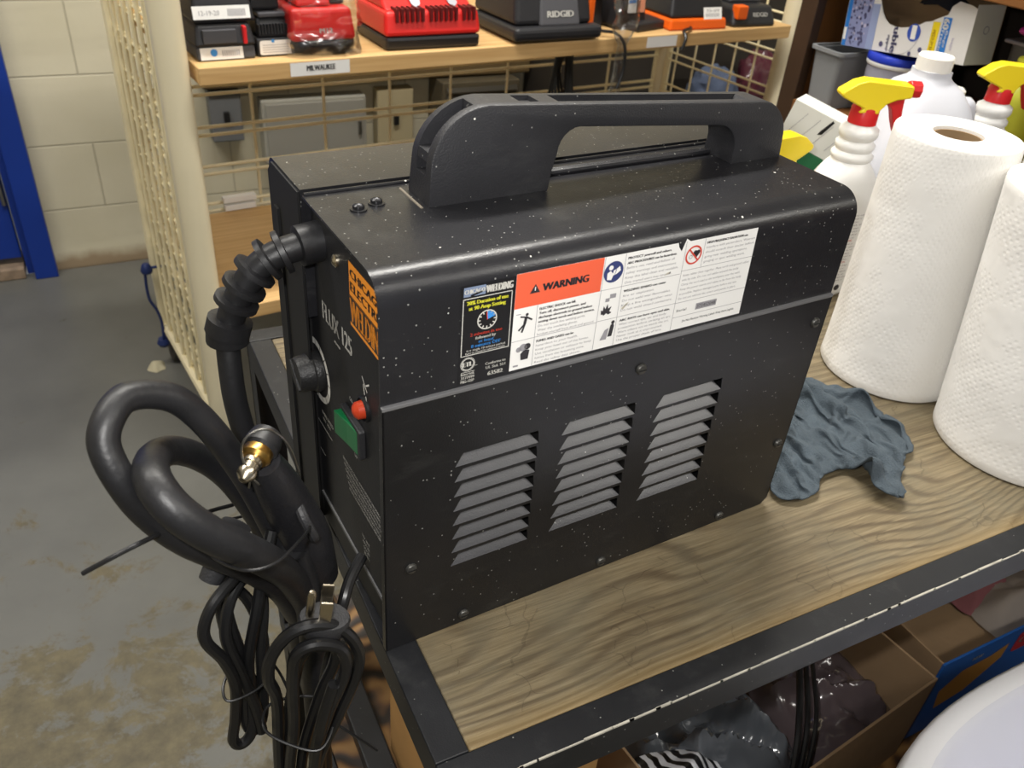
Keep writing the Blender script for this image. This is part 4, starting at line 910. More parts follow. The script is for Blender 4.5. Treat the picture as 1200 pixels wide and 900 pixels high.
  5075, 541, 130, 5074, 528, 52, 5121, 523, 116, 5189, 501, 146, 5182, 528, 73, 5257, 519, 58, 5331, 542, 62, 5318, 526, 138, 5378, 501, 94, 5454, 511, 98,
  5501, 510, 38, 5575, 512, 59, 5600, 512, 128, 5524, 525, 133, 3983, 549, 143, 4007, 562, 150, 4031, 575, 149, 4129, 579, 124, 4117, 541, 57, 4189, 565, 77,
  4248, 584, 123, 4249, 578, 46, 4324, 566, 35, 4322, 566, 112, 4308, 560, 189, 4370, 542, 150, 4444, 562, 144, 4403, 565, 77, 4460, 579, 131, 4495, 597, 66,
  4558, 566, 37, 4630, 599, 31, 4647, 603, 106, 4720, 588, 85, 4676, 593, 149, 4751, 581, 147, 4793, 588, 83, 4798, 553, 154, 4808, 533, 80, 4880, 514, 98,
  4931, 570, 107, 5006, 567, 131, 5026, 571, 56, 5061, 588, 122, 5085, 576, 47, 5141, 566, 100, 5182, 550, 162, 5190, 574, 96, 5242, 557, 39, 5307, 585, 66,
  5335, 575, 137, 5370, 546, 72, 5445, 559, 87, 5500, 560, 32, 5573, 564, 57, 5600, 562, 125, 5524, 562, 112, 4052, 591, 139, 4073, 607, 120, 4121, 589, 42,
  4169, 603, 103, 4239, 632, 116, 4258, 625, 42, 4335, 612, 43, 4299, 611, 112, 4319, 609, 188, 4364, 586, 128, 4433, 609, 153, 4376, 598, 102, 4454, 604, 86,
  4521, 634, 90, 4576, 579, 81, 4596, 641, 39, 4665, 613, 59, 4732, 637, 87, 4684, 642, 149, 4762, 629, 159, 4748, 599, 89, 4807, 601, 140, 4822, 578, 67,
  4878, 560, 116, 4946, 549, 151, 4988, 611, 128, 5012, 619, 54, 5057, 637, 112, 5097, 624, 47, 5130, 614, 116, 5185, 599, 171, 5214, 615, 108, 5223, 604, 31,
  5271, 602, 95, 5340, 619, 121, 5362, 593, 53, 5435, 578, 36, 5505, 608, 32, 5573, 612, 54, 5589, 610, 130, 5524, 599, 90, 4094, 623, 92, 4118, 636, 57,
  4142, 649, 52, 4222, 679, 108, 4267, 674, 53, 4341, 660, 55, 4298, 659, 114, 4339, 655, 185, 4360, 633, 113, 4419, 656, 155, 4378, 647, 89, 4446, 642, 55,
  4525, 644, 41, 4556, 618, 109, 4598, 673, 78, 4661, 655, 37, 4723, 682, 74, 4695, 692, 144, 4769, 673, 138, 4768, 639, 68, 4817, 648, 128, 4843, 624, 59,
  4904, 593, 90, 4926, 592, 166, 4950, 626, 100, 4998, 665, 53, 5054, 686, 101, 5109, 671, 47, 5151, 658, 109, 5195, 651, 173, 5180, 649, 99, 5215, 655, 33,
  5286, 617, 47, 5323, 660, 97, 5363, 639, 38, 5432, 615, 68, 5488, 653, 49, 5564, 663, 55, 5559, 649, 138, 5524, 636, 69, 4163, 665, 52, 4183, 682, 52,
  4268, 703, 99, 4306, 693, 33, 4339, 684, 99, 4336, 705, 171, 4366, 681, 102, 4383, 681, 177, 4416, 675, 107, 4442, 687, 35, 4515, 687, 62, 4572, 665, 112,
  4570, 672, 35, 4636, 677, 76, 4700, 718, 59, 4711, 735, 134, 4780, 717, 118, 4783, 682, 48, 4824, 695, 115, 4862, 668, 54, 4926, 637, 83, 4912, 641, 160,
  4985, 645, 129, 4991, 706, 81, 5062, 700, 51, 5143, 701, 69, 5124, 676, 142, 5187, 701, 170, 5177, 697, 96, 5234, 696, 49, 5240, 628, 77, 5302, 673, 52,
  5375, 687, 46, 5418, 652, 98, 5480, 702, 90, 5556, 715, 84, 5585, 648, 91, 5524, 673, 54, 4201, 701, 52, 4220, 719, 52, 4309, 741, 31, 4359, 728, 85,
  4329, 751, 147, 4389, 726, 98, 4400, 728, 175, 4448, 712, 118, 4444, 736, 45, 4506, 726, 91, 4578, 712, 113, 4560, 721, 38, 4618, 719, 98, 4669, 757, 51,
  4722, 772, 105, 4793, 758, 102, 4745, 707, 64, 4814, 738, 90, 4872, 688, 98, 4948, 681, 85, 4902, 688, 148, 4980, 690, 153, 5032, 721, 104, 5061, 745, 34,
  5128, 747, 82, 5108, 719, 156, 5179, 746, 167, 5169, 748, 91, 5246, 717, 93, 5265, 660, 45, 5312, 684, 102, 5373, 732, 79, 5416, 676, 51, 5484, 697, 33,
  5569, 713, 32, 5595, 703, 107, 5524, 710, 52, 4238, 738, 52, 4258, 755, 52, 4349, 766, 58, 4337, 794, 124, 4405, 769, 96, 4415, 776, 173, 4471, 755, 122,
  4447, 785, 56, 4516, 775, 90, 4589, 761, 110, 4546, 767, 43, 4623, 744, 58, 4658, 811, 81, 4710, 747, 60, 4758, 799, 93, 4762, 745, 39, 4838, 727, 48,
  4880, 736, 109, 4953, 731, 84, 4901, 737, 142, 4977, 739, 160, 5000, 748, 84, 5053, 791, 47, 5093, 786, 106, 5109, 711, 109, 5146, 770, 142, 5188, 799, 88,
  5197, 729, 65, 5275, 716, 36, 5285, 723, 114, 5329, 727, 52, 5409, 724, 38, 5478, 743, 38, 5557, 758, 35, 5592, 753, 112, 5524, 747, 62, 4279, 771, 52,
  4303, 784, 52, 4327, 797, 52, 4424, 815, 89, 4427, 823, 170, 4492, 798, 130, 4454, 830, 71, 4531, 820, 77, 4600, 810, 107, 4561, 815, 39, 4614, 790, 82,
  4669, 790, 31, 4699, 783, 105, 4739, 837, 69, 4793, 775, 75, 4859, 772, 32, 4879, 785, 104, 4920, 743, 50, 4913, 781, 119, 4976, 788, 169, 5034, 753, 122,
  5063, 818, 89, 5129, 800, 74, 5089, 755, 126, 5154, 784, 90, 5221, 801, 131, 5241, 745, 88, 5283, 768, 31, 5278, 768, 112, 5341, 772, 69, 5410, 771, 33,
  5474, 778, 77, 5540, 802, 45, 5600, 795, 95, 5524, 784, 92, 4348, 813, 52, 4368, 830, 69, 4446, 819, 125, 4515, 843, 143, 4473, 874, 84, 4534, 844, 119,
  4607, 858, 107, 4579, 862, 35, 4627, 838, 85, 4679, 836, 32, 4696, 831, 114, 4708, 822, 31, 4790, 809, 38, 4865, 821, 32, 4908, 823, 92, 4941, 784, 33,
  4962, 770, 112, 4981, 835, 153, 5003, 791, 94, 5065, 812, 141, 5123, 841, 101, 5089, 796, 157, 5160, 815, 130, 5237, 837, 98, 5211, 776, 64, 5266, 814, 32,
  5280, 819, 110, 5354, 815, 89, 5408, 820, 33, 5463, 826, 87, 5534, 847, 66, 5594, 841, 114, 5524, 821, 138, 4386, 849, 108, 4405, 867, 137, 4492, 873, 178,
  4460, 916, 122, 4529, 882, 152, 4564, 865, 87, 4598, 907, 35, 4645, 884, 90, 4698, 878, 40, 4738, 864, 111, 4732, 869, 31, 4791, 848, 69, 4864, 835, 79,
  4935, 864, 74, 4986, 810, 40, 4934, 805, 103, 4982, 860, 114, 5036, 822, 78, 5038, 858, 148, 5113, 872, 136, 5112, 819, 193, 5186, 799, 174, 5190, 854, 120,
  5183, 815, 49, 5246, 856, 34, 5282, 868, 105, 5359, 865, 98, 5402, 870, 34, 5453, 874, 93, 5527, 893, 82, 5583, 885, 136, 5524, 858, 176, 4423, 886, 155,
  4442, 904, 163, 4503, 920, 95, 4546, 931, 154, 4532, 904, 82, 4596, 944, 68, 4662, 932, 95, 4711, 923, 37, 4726, 909, 114, 4739, 914, 41, 4801, 893, 77,
  4871, 884, 94, 4919, 880, 31, 4994, 862, 57, 4933, 861, 105, 5001, 838, 69, 5070, 858, 78, 5023, 902, 127, 5080, 867, 172, 5135, 850, 224, 5208, 841, 190,
  5149, 838, 140, 5157, 859, 68, 5228, 882, 78, 5303, 886, 59, 5362, 915, 104, 5397, 919, 35, 5445, 924, 94, 5520, 939, 98, 5570, 929, 157, 5523, 894, 203,
  4460, 923, 160, 4479, 941, 148, 4568, 971, 133, 4551, 948, 64, 4605, 951, 119, 4652, 965, 60, 4727, 972, 43, 4692, 947, 110, 4748, 959, 54, 4822, 934, 58,
  4884, 930, 95, 4930, 926, 35, 5000, 910, 64, 4946, 908, 114, 5014, 884, 92, 5074, 904, 47, 5077, 903, 127, 5077, 906, 205, 5151, 899, 228, 5212, 890, 180,
  5140, 885, 154, 5179, 900, 92, 5228, 904, 34, 5281, 926, 83, 5347, 960, 94, 5390, 966, 32, 5447, 973, 82, 5515, 985, 115, 5551, 969, 181, 5519, 927, 219,
  4497, 960, 128, 4517, 977, 102, 4593, 970, 48, 4597, 1001, 123, 4654, 1014, 72, 4730, 1016, 58, 4666, 990, 97, 4744, 963, 104, 4810, 982, 68, 4882, 977, 82,
  4943, 974, 36, 5010, 956, 71, 4938, 938, 77, 5014, 930, 111, 5063, 953, 55, 5085, 952, 127, 5083, 956, 204, 5158, 949, 225, 5210, 938, 169, 5136, 935, 152,
  5198, 941, 109, 5204, 948, 35, 5275, 962, 50, 5331, 1003, 71, 5399, 1013, 36, 5423, 1002, 111, 5496, 1027, 133, 5500, 982, 231, 5511, 956, 228, 4538, 993, 70,
  4562, 1006, 52, 4586, 1019, 52, 4670, 1055, 103, 4690, 1028, 33, 4700, 1031, 113, 4758, 1000, 71, 4819, 998, 115, 4859, 1010, 49, 4927, 998, 78, 5003, 1005, 74,
  4934, 982, 102, 5014, 971, 131, 5043, 996, 63, 5078, 1001, 129, 5088, 1004, 206, 5165, 998, 220, 5209, 987, 156, 5132, 985, 148, 5196, 991, 109, 5210, 996, 36,
  5268, 993, 87, 5314, 1054, 58, 5369, 1010, 83, 5404, 1046, 135, 5459, 992, 143, 5492, 1011, 226, 4607, 1035, 52, 4627, 1052, 52, 4719, 1067, 32, 4720, 1076, 110,
  4773, 1044, 59, 4815, 1046, 122, 4858, 1058, 59, 4921, 1044, 99, 4998, 1053, 93, 4936, 1023, 132, 5010, 1016, 146, 5035, 1044, 76, 5040, 1025, 152, 5112, 1028, 170,
  5170, 1047, 217, 5208, 1036, 145, 5130, 1035, 149, 5190, 1040, 103, 5224, 1045, 37, 5250, 1033, 110, 5311, 1078, 97, 5371, 1056, 61, 5432, 1072, 106, 5428, 1022, 164,
  5488, 1044, 210, 4645, 1071, 52, 4664, 1089, 52, 4740, 1120, 104, 4785, 1090, 45, 4801, 1092, 121, 4859, 1105, 71, 4916, 1088, 119, 4993, 1098, 116, 4940, 1062, 162,
  5015, 1061, 162, 5024, 1092, 89, 5052, 1072, 161, 5103, 1050, 214, 5164, 1097, 204, 5204, 1084, 135, 5127, 1084, 142, 5170, 1078, 78, 5232, 1094, 40, 5259, 1084, 113,
  5299, 1081, 47, 5373, 1098, 34, 5380, 1085, 109, 5412, 1068, 178, 5487, 1080, 184, 4682, 1108, 52, 4702, 1125, 52, 4792, 1140, 41, 4788, 1141, 119, 4858, 1152, 88,
  4912, 1133, 140, 4988, 1141, 143, 4946, 1101, 194, 5021, 1106, 181, 5023, 1138, 108, 5070, 1117, 167, 5106, 1094, 232, 5139, 1124, 169, 5202, 1134, 124, 5124, 1132, 132,
  5157, 1123, 63, 5229, 1140, 52, 5276, 1131, 116, 5292, 1130, 38, 5367, 1144, 48, 5352, 1130, 123, 5419, 1094, 131, 5487, 1117, 155, 4723, 1141, 52, 4747, 1154, 52,
  4771, 1167, 52, 4848, 1190, 118, 4918, 1163, 102, 4962, 1178, 163, 4952, 1138, 228, 5024, 1151, 200, 5022, 1184, 129, 5076, 1164, 181, 5113, 1142, 245, 5172, 1149, 196,
  5200, 1183, 132, 5123, 1182, 122, 5152, 1168, 50, 5222, 1188, 64, 5283, 1182, 119, 5290, 1178, 39, 5359, 1189, 64, 5371, 1170, 138, 5421, 1132, 97, 5487, 1154, 131,
  4792, 1183, 52, 4812, 1200, 67, 4894, 1204, 120, 4923, 1188, 191, 4960, 1176, 258, 5022, 1198, 221, 5021, 1229, 149, 5079, 1212, 196, 5121, 1189, 257, 5188, 1190, 218,
  5192, 1228, 150, 5122, 1233, 115, 5148, 1216, 40, 5216, 1238, 68, 5263, 1183, 69, 5315, 1225, 32, 5329, 1198, 106, 5392, 1216, 138, 5426, 1176, 80, 5486, 1190, 121,
  4830, 1219, 111, 4850, 1236, 150, 4930, 1236, 200, 4955, 1222, 272, 5022, 1243, 244, 5006, 1271, 172, 5051, 1238, 229, 5125, 1221, 217, 5198, 1237, 232, 5164, 1266, 169,
  5133, 1279, 98, 5183, 1256, 46, 5197, 1234, 118, 5271, 1221, 97, 5291, 1266, 50, 5305, 1241, 124, 5383, 1241, 97, 5449, 1219, 68, 5482, 1223, 124, 4871, 1252, 187,
  4895, 1265, 219, 4919, 1278, 244, 5019, 1289, 265, 5021, 1315, 193, 5076, 1279, 236, 5131, 1259, 187, 5187, 1286, 232, 5204, 1293, 157, 5159, 1320, 99, 5216, 1292, 53,
  5213, 1281, 130, 5287, 1263, 123, 5265, 1312, 65, 5324, 1287, 114, 5374, 1265, 55, 5463, 1278, 106, 5474, 1252, 120, 4940, 1294, 259, 4961, 1310, 266, 5029, 1354, 221,
  5098, 1323, 245, 5123, 1305, 174, 5167, 1332, 232, 5167, 1320, 153, 5186, 1360, 90, 5247, 1328, 63, 5231, 1325, 138, 5303, 1299, 154, 5292, 1346, 106, 5322, 1283, 66,
  5385, 1312, 32, 5455, 1307, 84, 4982, 1326, 267, 5006, 1339, 260, 5030, 1352, 245, 5105, 1352, 169, 5148, 1380, 227, 5198, 1346, 179, 5212, 1390, 113, 5280, 1368, 71,
  5248, 1371, 144, 5320, 1348, 155, 5334, 1361, 93, 5328, 1309, 33, 5378, 1357, 61, 5451, 1340, 54, 5051, 1368, 227, 5071, 1385, 208, 5160, 1420, 199, 5181, 1378, 141,
  5239, 1428, 141, 5238, 1401, 63, 5261, 1419, 139, 5327, 1387, 120, 5385, 1362, 83, 5313, 1357, 61, 5384, 1366, 11, 5449, 1375, 52, 5089, 1404, 189, 5109, 1421, 166,
  5174, 1408, 104, 5213, 1469, 127, 5230, 1454, 55, 5275, 1464, 126, 5325, 1425, 84, 5394, 1408, 72, 5313, 1408, 64, 5382, 1415, 29, 5445, 1408, 52, 5130, 1437, 137,
  5154, 1450, 102, 5179, 1462, 65, 5276, 1477, 44, 5286, 1513, 115, 5319, 1474, 58, 5391, 1450, 100, 5326, 1450, 43, 5425, 1462, 52, 5436, 1436, 52, 5203, 1475, 52,
  5228, 1487, 52, 5253, 1499, 52, 5343, 1515, 36, 5377, 1501, 107, 5345, 1495, 32, 5413, 1487, 52, 5277, 1512, 52, 5302, 1524, 52, 5326, 1535, 52, 5384, 1529, 52,
  5400, 1510, 52, 5347, 1542, 52, 5366, 1541, 52,]
RAG_ROWS = [(2, 29, 3), (3, 28, 6), (4, 27, 8), (5, 27, 9), (6, 26, 11), (7, 26, 12), (8, 26, 13), (9, 26, 14), (10, 26, 16), (11, 27, 16), (12, 6, 9), (12, 27, 17), (13, 4, 12), (13, 28, 18), (14, 3, 14), (14, 28, 19), (15, 3, 15), (15, 28, 21), (16, 3, 17), (16, 27, 23), (17, 3, 48), (18, 3, 48), (19, 4, 48), (20, 4, 48), (21, 5, 47), (22, 6, 47), (23, 7, 46), (24, 8, 45), (25, 9, 44), (26, 10, 43), (27, 12, 41), (28, 13, 40), (29, 15, 38), (30, 16, 37), (31, 17, 36), (32, 18, 35), (33, 20, 33), (34, 21, 32), (35, 22, 31), (36, 23, 30), (37, 24, 29), (38, 25, 27), (39, 27, 25), (40, 28, 24), (41, 29, 23), (42, 30, 22), (43, 32, 20), (44, 33, 19), (45, 34, 18), (46, 36, 15), (47, 37, 14), (48, 39, 12), (49, 40, 11), (50, 41, 10), (51, 43, 7), (52, 45, 5), (53, 47, 2)]
rv = [(RAG_XYZ[q]/1e4, RAG_XYZ[q+1]/1e4, RAG_XYZ[q+2]/1e4*(.55 if RAG_XYZ[q+1] < -60 else 1)) for q in range(0, len(RAG_XYZ), 3)]
kd = {}
for row, first, many in RAG_ROWS:
    for q in range(many): kd[(first+q, row)] = len(kd)
rg = MB(); rg.add(rv, [(kd[i, j], kd[i+1, j], kd[i+1, j+1], kd[i, j+1]) for (i, j) in kd if (i+1, j) in kd and (i+1, j+1) in kd and (i, j+1) in kd])
ro = rg.build('cleaning_rag', M_RAG, angle=180, subsurf=1, loc=(0, 0, .0003)); sd = ro.modifiers.new('solid', 'SOLIDIFY'); sd.thickness = .0016; sd.offset = 1
tag(ro, 'crumpled blue-grey cloth rag lying on the bench between welder and towel rolls', 'rag')

# ================================================================== SPRAY BOTTLES, JUG
def trigger_head(par, z, yel=M_YEL, red=M_REDP, ang=-.45, s=1.0):
    """sprayer: collar, hooded head, nozzle and trigger lever; points along +x turned by ang"""
    Mt = Matrix.Translation((0, 0, z)) @ Matrix.Rotation(ang, 4, 'Z') @ Matrix.Scale(s, 4)
    mb = MB(); mb.lathe([(.0165, 0), (.0165, .002), (.0160, .018), (.0140, .021)], 28, M=Mt)
    mb.build('collar', red, par)
    pr_ = [(-.014, .019), (-.010, .026), (-.036, .038), (-.040, .042), (-.038, .047), (-.022, .060), (-.010, .065), (.045, .062), (.048, .060), (.047, .045), (.030, .041), (.018, .034), (.012, .024), (.012, .019)]
    mb = MB()
    def f(a, b, c):
        k = .0150 if b < .05 else .0150-.0045*(b-.05)/.015
        return tuple(Mt @ Vector((a*.92, (1 if c else -1)*k*(.72 if a < -.03 else 1), .014+(b-.019)*.78)))
    mb.prism(pr_, f, 0, 1)
    mb.build('spray_head', yel, par, bevel=.0025, seg=3, angle=50)
    mb = MB(); mb.cyl(tuple(Mt @ Vector((.042, 0, .0415))), tuple(Mt @ Vector((.0555, 0, .0415))), .0098*s, 8); mb.build('nozzle', red, par, bevel=.001, smooth=False)
    mb = MB()
    def f2(a, b, c): return tuple(Mt @ Vector((a*.92-(.003 if (b < .036 and a < .043) else 0), (.0065 if c else -.0065), b-.012)))
    mb.prism([(.024, .043), (.043, .044), (.044, .034), (.047, .018), (.048, .004), (.044, .003), (.040, .016), (.034, .030), (.025, .036)], f2, 0, 1)
    mb.build('trigger', red, par, bevel=.0012)
def spray_bottle(label, loc, rz, h=.205, textside=True, head=(M_YEL, M_REDP), ang=-.45, body=M_WPL, bw=(.044, .033)):
    t = thing('spray_bottle', label, 'spray bottle', loc, rz, None); k = h/.205
    prof = [(.90, 0), (.97, .004), (1, .010), (1, .118), (.97, .130), (.86, .143), (.68, .154), (.56, .160), (.50, .163), (.56, .166), (.56, .170), (.47, .174), (.52, .178), (.52, .182), (.42, .186), (.50, .190), (.52, .194), (.50, .199), (.36, .203), (.34, .206)]
    prof = [(a*bw[0], b*k) for a, b in prof]
    mb = MB(); vs = []; fs = []; seg = 48
    for i, (r_, z_) in enumerate(prof):
        q = min(1, max(0, (z_/k-.13)/.03)); ry = bw[1]/bw[0]*(1-q)+q
        for j in range(seg):
            a = 2*PI*j/seg; vs.append((r_*math.cos(a), r_*math.sin(a)*ry, z_))
    for i in range(len(prof)-1):
        for j in range(seg):
            j2 = (j+1) % seg; fs.append((i*seg+j, i*seg+j2, (i+1)*seg+j2, (i+1)*seg+j))
    fs.append(tuple(range(seg-1, -1, -1))); fs.append(tuple((len(prof)-1)*seg+j for j in range(seg)))
    mb.add(vs, fs); mb.build('bottle_body', body, t, angle=60)
    trigger_head(t, h-.001, head[0], head[1], ang)
    if textside:
        mb = MB()
        def wrap(u, v, e=.0004):
            a = -PI/2+u/.040
            return ((bw[0]+e)*math.cos(a), (bw[1]+e)*math.sin(a), v)
        for i in range(22):
            z_ = .112-.0042*i
            if i in (8, 15): put_text(mb, 'DIRECTIONS' if i == 8 else 'CAUTION', wrap, -.005, .016, z_, .0026, 1); continue
            put_text(mb, ['Spray on surface and wipe', 'clean with a dry towel or', 'cloth. Rinse well after.', 'Keep out of reach of'][i % 4], wrap, -.026, .026-(i*7 % 5)*.002, z_, .0019, 0)
        for i in range(16): put_rect(mb, wrap, -.020+.0012*i, -.0195+.0012*i+(.0004 if i % 3 else 0), .008, .020, 0)
        put_disc(mb, wrap, .016, .014, .004, 2)
        mb.build('printed_label', [M_INKL, M_PRR, M_INK], t, smooth=False)
    return t
spray_bottle('white spray bottle with yellow head and red trigger, standing between welder and jug', (.7060, .3290, .0005), -.35, h=.217, ang=-.10)
spray_bottle('white ribbed-neck spray bottle with yellow head, at the right edge', (.992, .362, .0005), -.35, h=.215, textside=False, ang=-.10)
spray_bottle('small white bottle with a yellow head and red tip, just behind the welder handle', (.640, .372, .0005), .5, h=.146, textside=False, ang=PI-.5, bw=(.036, .028))
spray_bottle('spray bottle with a magenta head and yellow-green body, behind the right yellow sprayer', (1.165, .440, .0785), -.2, h=.168, textside=False, head=(M_MAG, M_MAG), ang=-.25, body=mat('lime_bottle', (196,196,60), .4), bw=(.045, .034))

jug = thing('plastic_jug', 'translucent white gallon jug with white screw cap, behind the front spray bottle', 'jug', (.842, .362, .0005), -.25)
prof = [(.066, 0), (.071, .004), (.0745, .012), (.0745, .150), (.0725, .168), (.064, .195), (.050, .225), (.036, .244), (.024, .252), (.021, .256), (.021, .262)]
MB().lathe(prof, 56, pw=3.4, c=(0,0,0)).build('jug_body', M_JUG, jug, angle=60)
MB().tube([(.056, 0, .205), (.064, 0, .216), (.070, 0, .206), (.076, 0, .170), (.078, 0, .130), (.070, 0, .105)], .0115, 14, flat=1.2).build('jug_handle', M_JUG, jug)
MB().lathe([(.0205, 0), (.0215, .001), (.0215, .0165), (.0198, .0188), (.0001, .0190)], 40, c=(0,0,.2605)).build('screw_cap', M_WCAP, jug)
wb = thing('plastic_bottle', 'small grey-white bottle with round shoulder, left of the right yellow sprayer', 'bottle', (1.000, .440, .0005))
MB().lathe([(.030, 0), (.033, .004), (.033, .150), (.030, .170), (.020, .185), (.019, .205), (.017, .208), (.0001, .209)], 32).build('bottle_body', mat('greyish_white_plastic', (205,200,206), .4), wb, angle=60)
MB().lathe([(.0195, 0), (.0195, .022), (.016, .025), (.0001, .026)], 24, c=(0,0,.186)).build('cap', M_WCAP, wb)
wb = thing('plastic_bottle', 'low white-capped bottle right of the ribbed sprayer neck, at the right edge', 'bottle', (1.02, .29, .0005))
MB().lathe([(.026, 0), (.028, .004), (.028, .120), (.018, .135), (.015, .140)], 28).build('bottle_body', mat('dark_blue_bottle', (48,56,84), .4), wb, angle=60)
MB().lathe([(.018, 0), (.018, .022), (.015, .025), (.0001, .026)], 24, c=(0,0,.136)).build('cap', M_WCAP, wb)

# leaning white/green carton behind the front spray bottle
gb = thing('carton', 'white and green carton leaning behind the front spray bottle', 'box', (.835, .505, .0005), math.radians(-62))
Mg = Matrix.Rotation(math.radians(14), 4, 'Y')
mb = MB(); mb.box(-.060, .060, -.02, .02, 0, .028, 1, M=Matrix.Translation((0,0,.084)) @ Mg).box(-.060, .060, -.02, .02, .028, .085, 0, M=Matrix.Translation((0,0,.084)) @ Mg).box(-.055, .055, -.02, .02, 0.0, .078, 1, M=Matrix.Translation((0, 0, .0)))
mb.v = [v for v in mb.v]
mb.build('carton_body', [M_PAPERY, M_GREEN], gb, smooth=False, bevel=.001)
mb = MB(); Mg2 = Matrix.Translation((0,0,.084)) @ Mg
fg = lambda u, v: tuple(Mg2 @ Vector((u, -.0204, v)))
put_text(mb, 'XTRA', fg, .020, .050, .008, .009, 0, bold=.0005); put_poly(mb, fg, [(-.01, .055), (-.004, .058), (.004, .080), (.001, .082), (-.008, .062)], 1)
for i in range(5): put_line(mb, fg, (-.05+.02*i, .04), (-.035+.02*i, .075), .0006, 2)
mb.build('print', [mat('print_lime', (200,200,70), .5), M_LBLK, M_INKL], gb, smooth=False)

# ================================================================== BROWN CABINET ON THE RIGHT
cb = thing('wooden_cabinet', 'brown wooden shelf cabinet with a dark front post, behind the right end of the bench', 'cabinet', (1.10, .838, FL))
CZ = -FL
MB().box(0, .022, -.010, .030, 0, 1.45).build('front_post', M_BROWND, cb, smooth=False, bevel=.002)['label'] = 'dark brown front post'
MB().box(.022, .42, .0, .022, 0, 1.45).build('side_board', M_BROWN, cb, smooth=False, bevel=.001)
MB().box(.0, .42, -1.6, -1.578, 0, 1.45).build('side_board', M_BROWN, cb, smooth=False, bevel=.001)
MB().box(.0, .022, -1.578, -.012, CZ+.310, CZ+.36).build('front_beam', M_BROWN, cb, smooth=False, bevel=.002)
MB().box(.024, .42, -1.578, -.001, CZ+.335, CZ+.355).build('top_shelf', M_BROWN, cb, smooth=False, bevel=.001)
MB().box(.001, .418, -1.578, -.001, CZ+.055, CZ+.078).build('shelf_board', M_BROWN, cb, smooth=False, bevel=.001)
MB().box(.001, .418, -1.578, -.001, CZ-.45, CZ-.43).build('shelf_board', M_BROWN, cb, smooth=False, bevel=.001)
MB().box(.42, .43, -1.6, .022, 0, 1.45).build('back_board', M_CABIN, cb, smooth=False)
SHZ = .0785
# translucent bin
bn = thing('storage_bin', 'cloudy translucent plastic bin with flared rim, on the cabinet shelf by its post', 'bin', (1.175, .786, SHZ))
def open_bin(x0, x1, y0, y1, h, r, t=.003, flare=.006):
    mb = MB(); o0 = rrect(x0+flare, x1-flare, y0+flare, y1-flare, r); o1 = rrect(x0, x1, y0, y1, r); i1 = rrect(x0+t, x1-t, y0+t, y1-t, r-t*.5); i0 = rrect(x0+flare+t, x1-flare-t, y0+flare+t, y1-flare-t, r-t*.5); n = len(o0)
    vs = [(a, b, 0) for a, b in o0]+[(a, b, h) for a, b in o1]+[(a, b, h) for a, b in i1]+[(a, b, t) for a, b in i0]
    fs = []
    for L0 in range(3):
        for k in range(n): k2 = (k+1) % n; fs.append((L0*n+k, L0*n+k2, (L0+1)*n+k2, (L0+1)*n+k))
    fs.append(tuple(range(n-1, -1, -1))); fs.append(tuple(3*n+k for k in range(n)))
    return mb.add(vs, fs)
mb = open_bin(-.065, .075, -.034, .034, .096, .010); mb.build('bin_body', M_BINP, bn, angle=50)
mb = MB(); o1 = rrect(-.071, .081, -.040, .040, .012); i1 = rrect(-.0652, .0752, -.0342, .0342, .010); n = len(o1)
vs = [(a, b, z) for z in (.094, .100) for a, b in o1]+[(a, b, z) for z in (.100, .094) for a, b in i1]; fs = []
for L0 in range(4):
    for k in range(n): k2 = (k+1) % n; fs.append((L0*n+k, L0*n+k2, ((L0+1) % 4)*n+k2, ((L0+1) % 4)*n+k))
mb.add(vs, fs); mb.build('rim', M_BINP, bn)
ct = thing('food_container', 'round clear container with a blue screw lid, under the torn freezer-bag box', 'container', (1.175, .686, SHZ))
MB().lathe([(.040, 0), (.044, .004), (.047, .088), (.0475, .093)], 40).build('container_body', mat('clear_container', (196,196,214), .25, trans=.35, ior=1.25), ct, angle=50)
MB().lathe([(.0490, 0), (.0505, .002), (.0505, .006), (.049, .007)], 40, c=(0,0,.093), cap=True, mi=0).build('lid_rim', M_WPL, ct, angle=50)
MB().lathe([(.0500, 0), (.0508, .001), (.0508, .010), (.049, .0125), (.0001, .0130)], 40, c=(0,0,.1000)).build('lid', M_LIDB, ct, angle=50)
# freezer bag box standing on end, front torn open
zb = thing('freezer_bag_box', 'white and blue freezer-bag box torn open along its front, on top of the blue-lidded container', 'box', (1.128, .527, SHZ+.1350), 0)
FW, FH, FD = .264, .090, .060      # local u runs leftwards in the photo (+y), v up
Mz = Matrix.Rotation(math.radians(-3), 4, 'Z') @ Matrix.Rotation(math.radians(-6.5), 4, 'X')
fz = lambda u, v, d=0: tuple(Mz @ Vector((d, u, v)))
tear = [(.010, FH-.006), (.022, FH-.004), (.034, FH-.002), (.046, FH-.010), (.050, FH-.022), (.060, FH-.026), (.070, FH-.030), (.078, FH-.034), (.090, FH-.036), (.098, FH-.040), (.108, FH-.044), (.120, FH-.047), (.136, FH-.049), (.150, FH-.049), (.164, FH-.046), (.174, FH-.040), (.184, FH-.028), (.192, FH-.012), (.198, FH)]
front = [(0, 0), (0, FH-.010)]+tear+[(FW, FH), (FW, 0)]
mb = MB(); t_ = .0012
mb.prism(front, lambda u, v, d: fz(u, v, d), 0, t_, 0)
mb.prism([(0, t_), (0, FD), (.0012, FD), (.0012, t_)], lambda u, d, v: fz(u, d=d, v=v), 0, FH-.004, 2)
mb.prism([(FW-.0012, t_), (FW-.0012, FD), (FW, FD), (FW, t_)], lambda u, d, v: fz(u, d=d, v=v), 0, FH, 1)
mb.prism([(0, FD), (0, FD+.0012), (FW, FD+.0012), (FW, FD)], lambda u, d, v: fz(u, d=d, v=v), 0, FH+.010, 3)
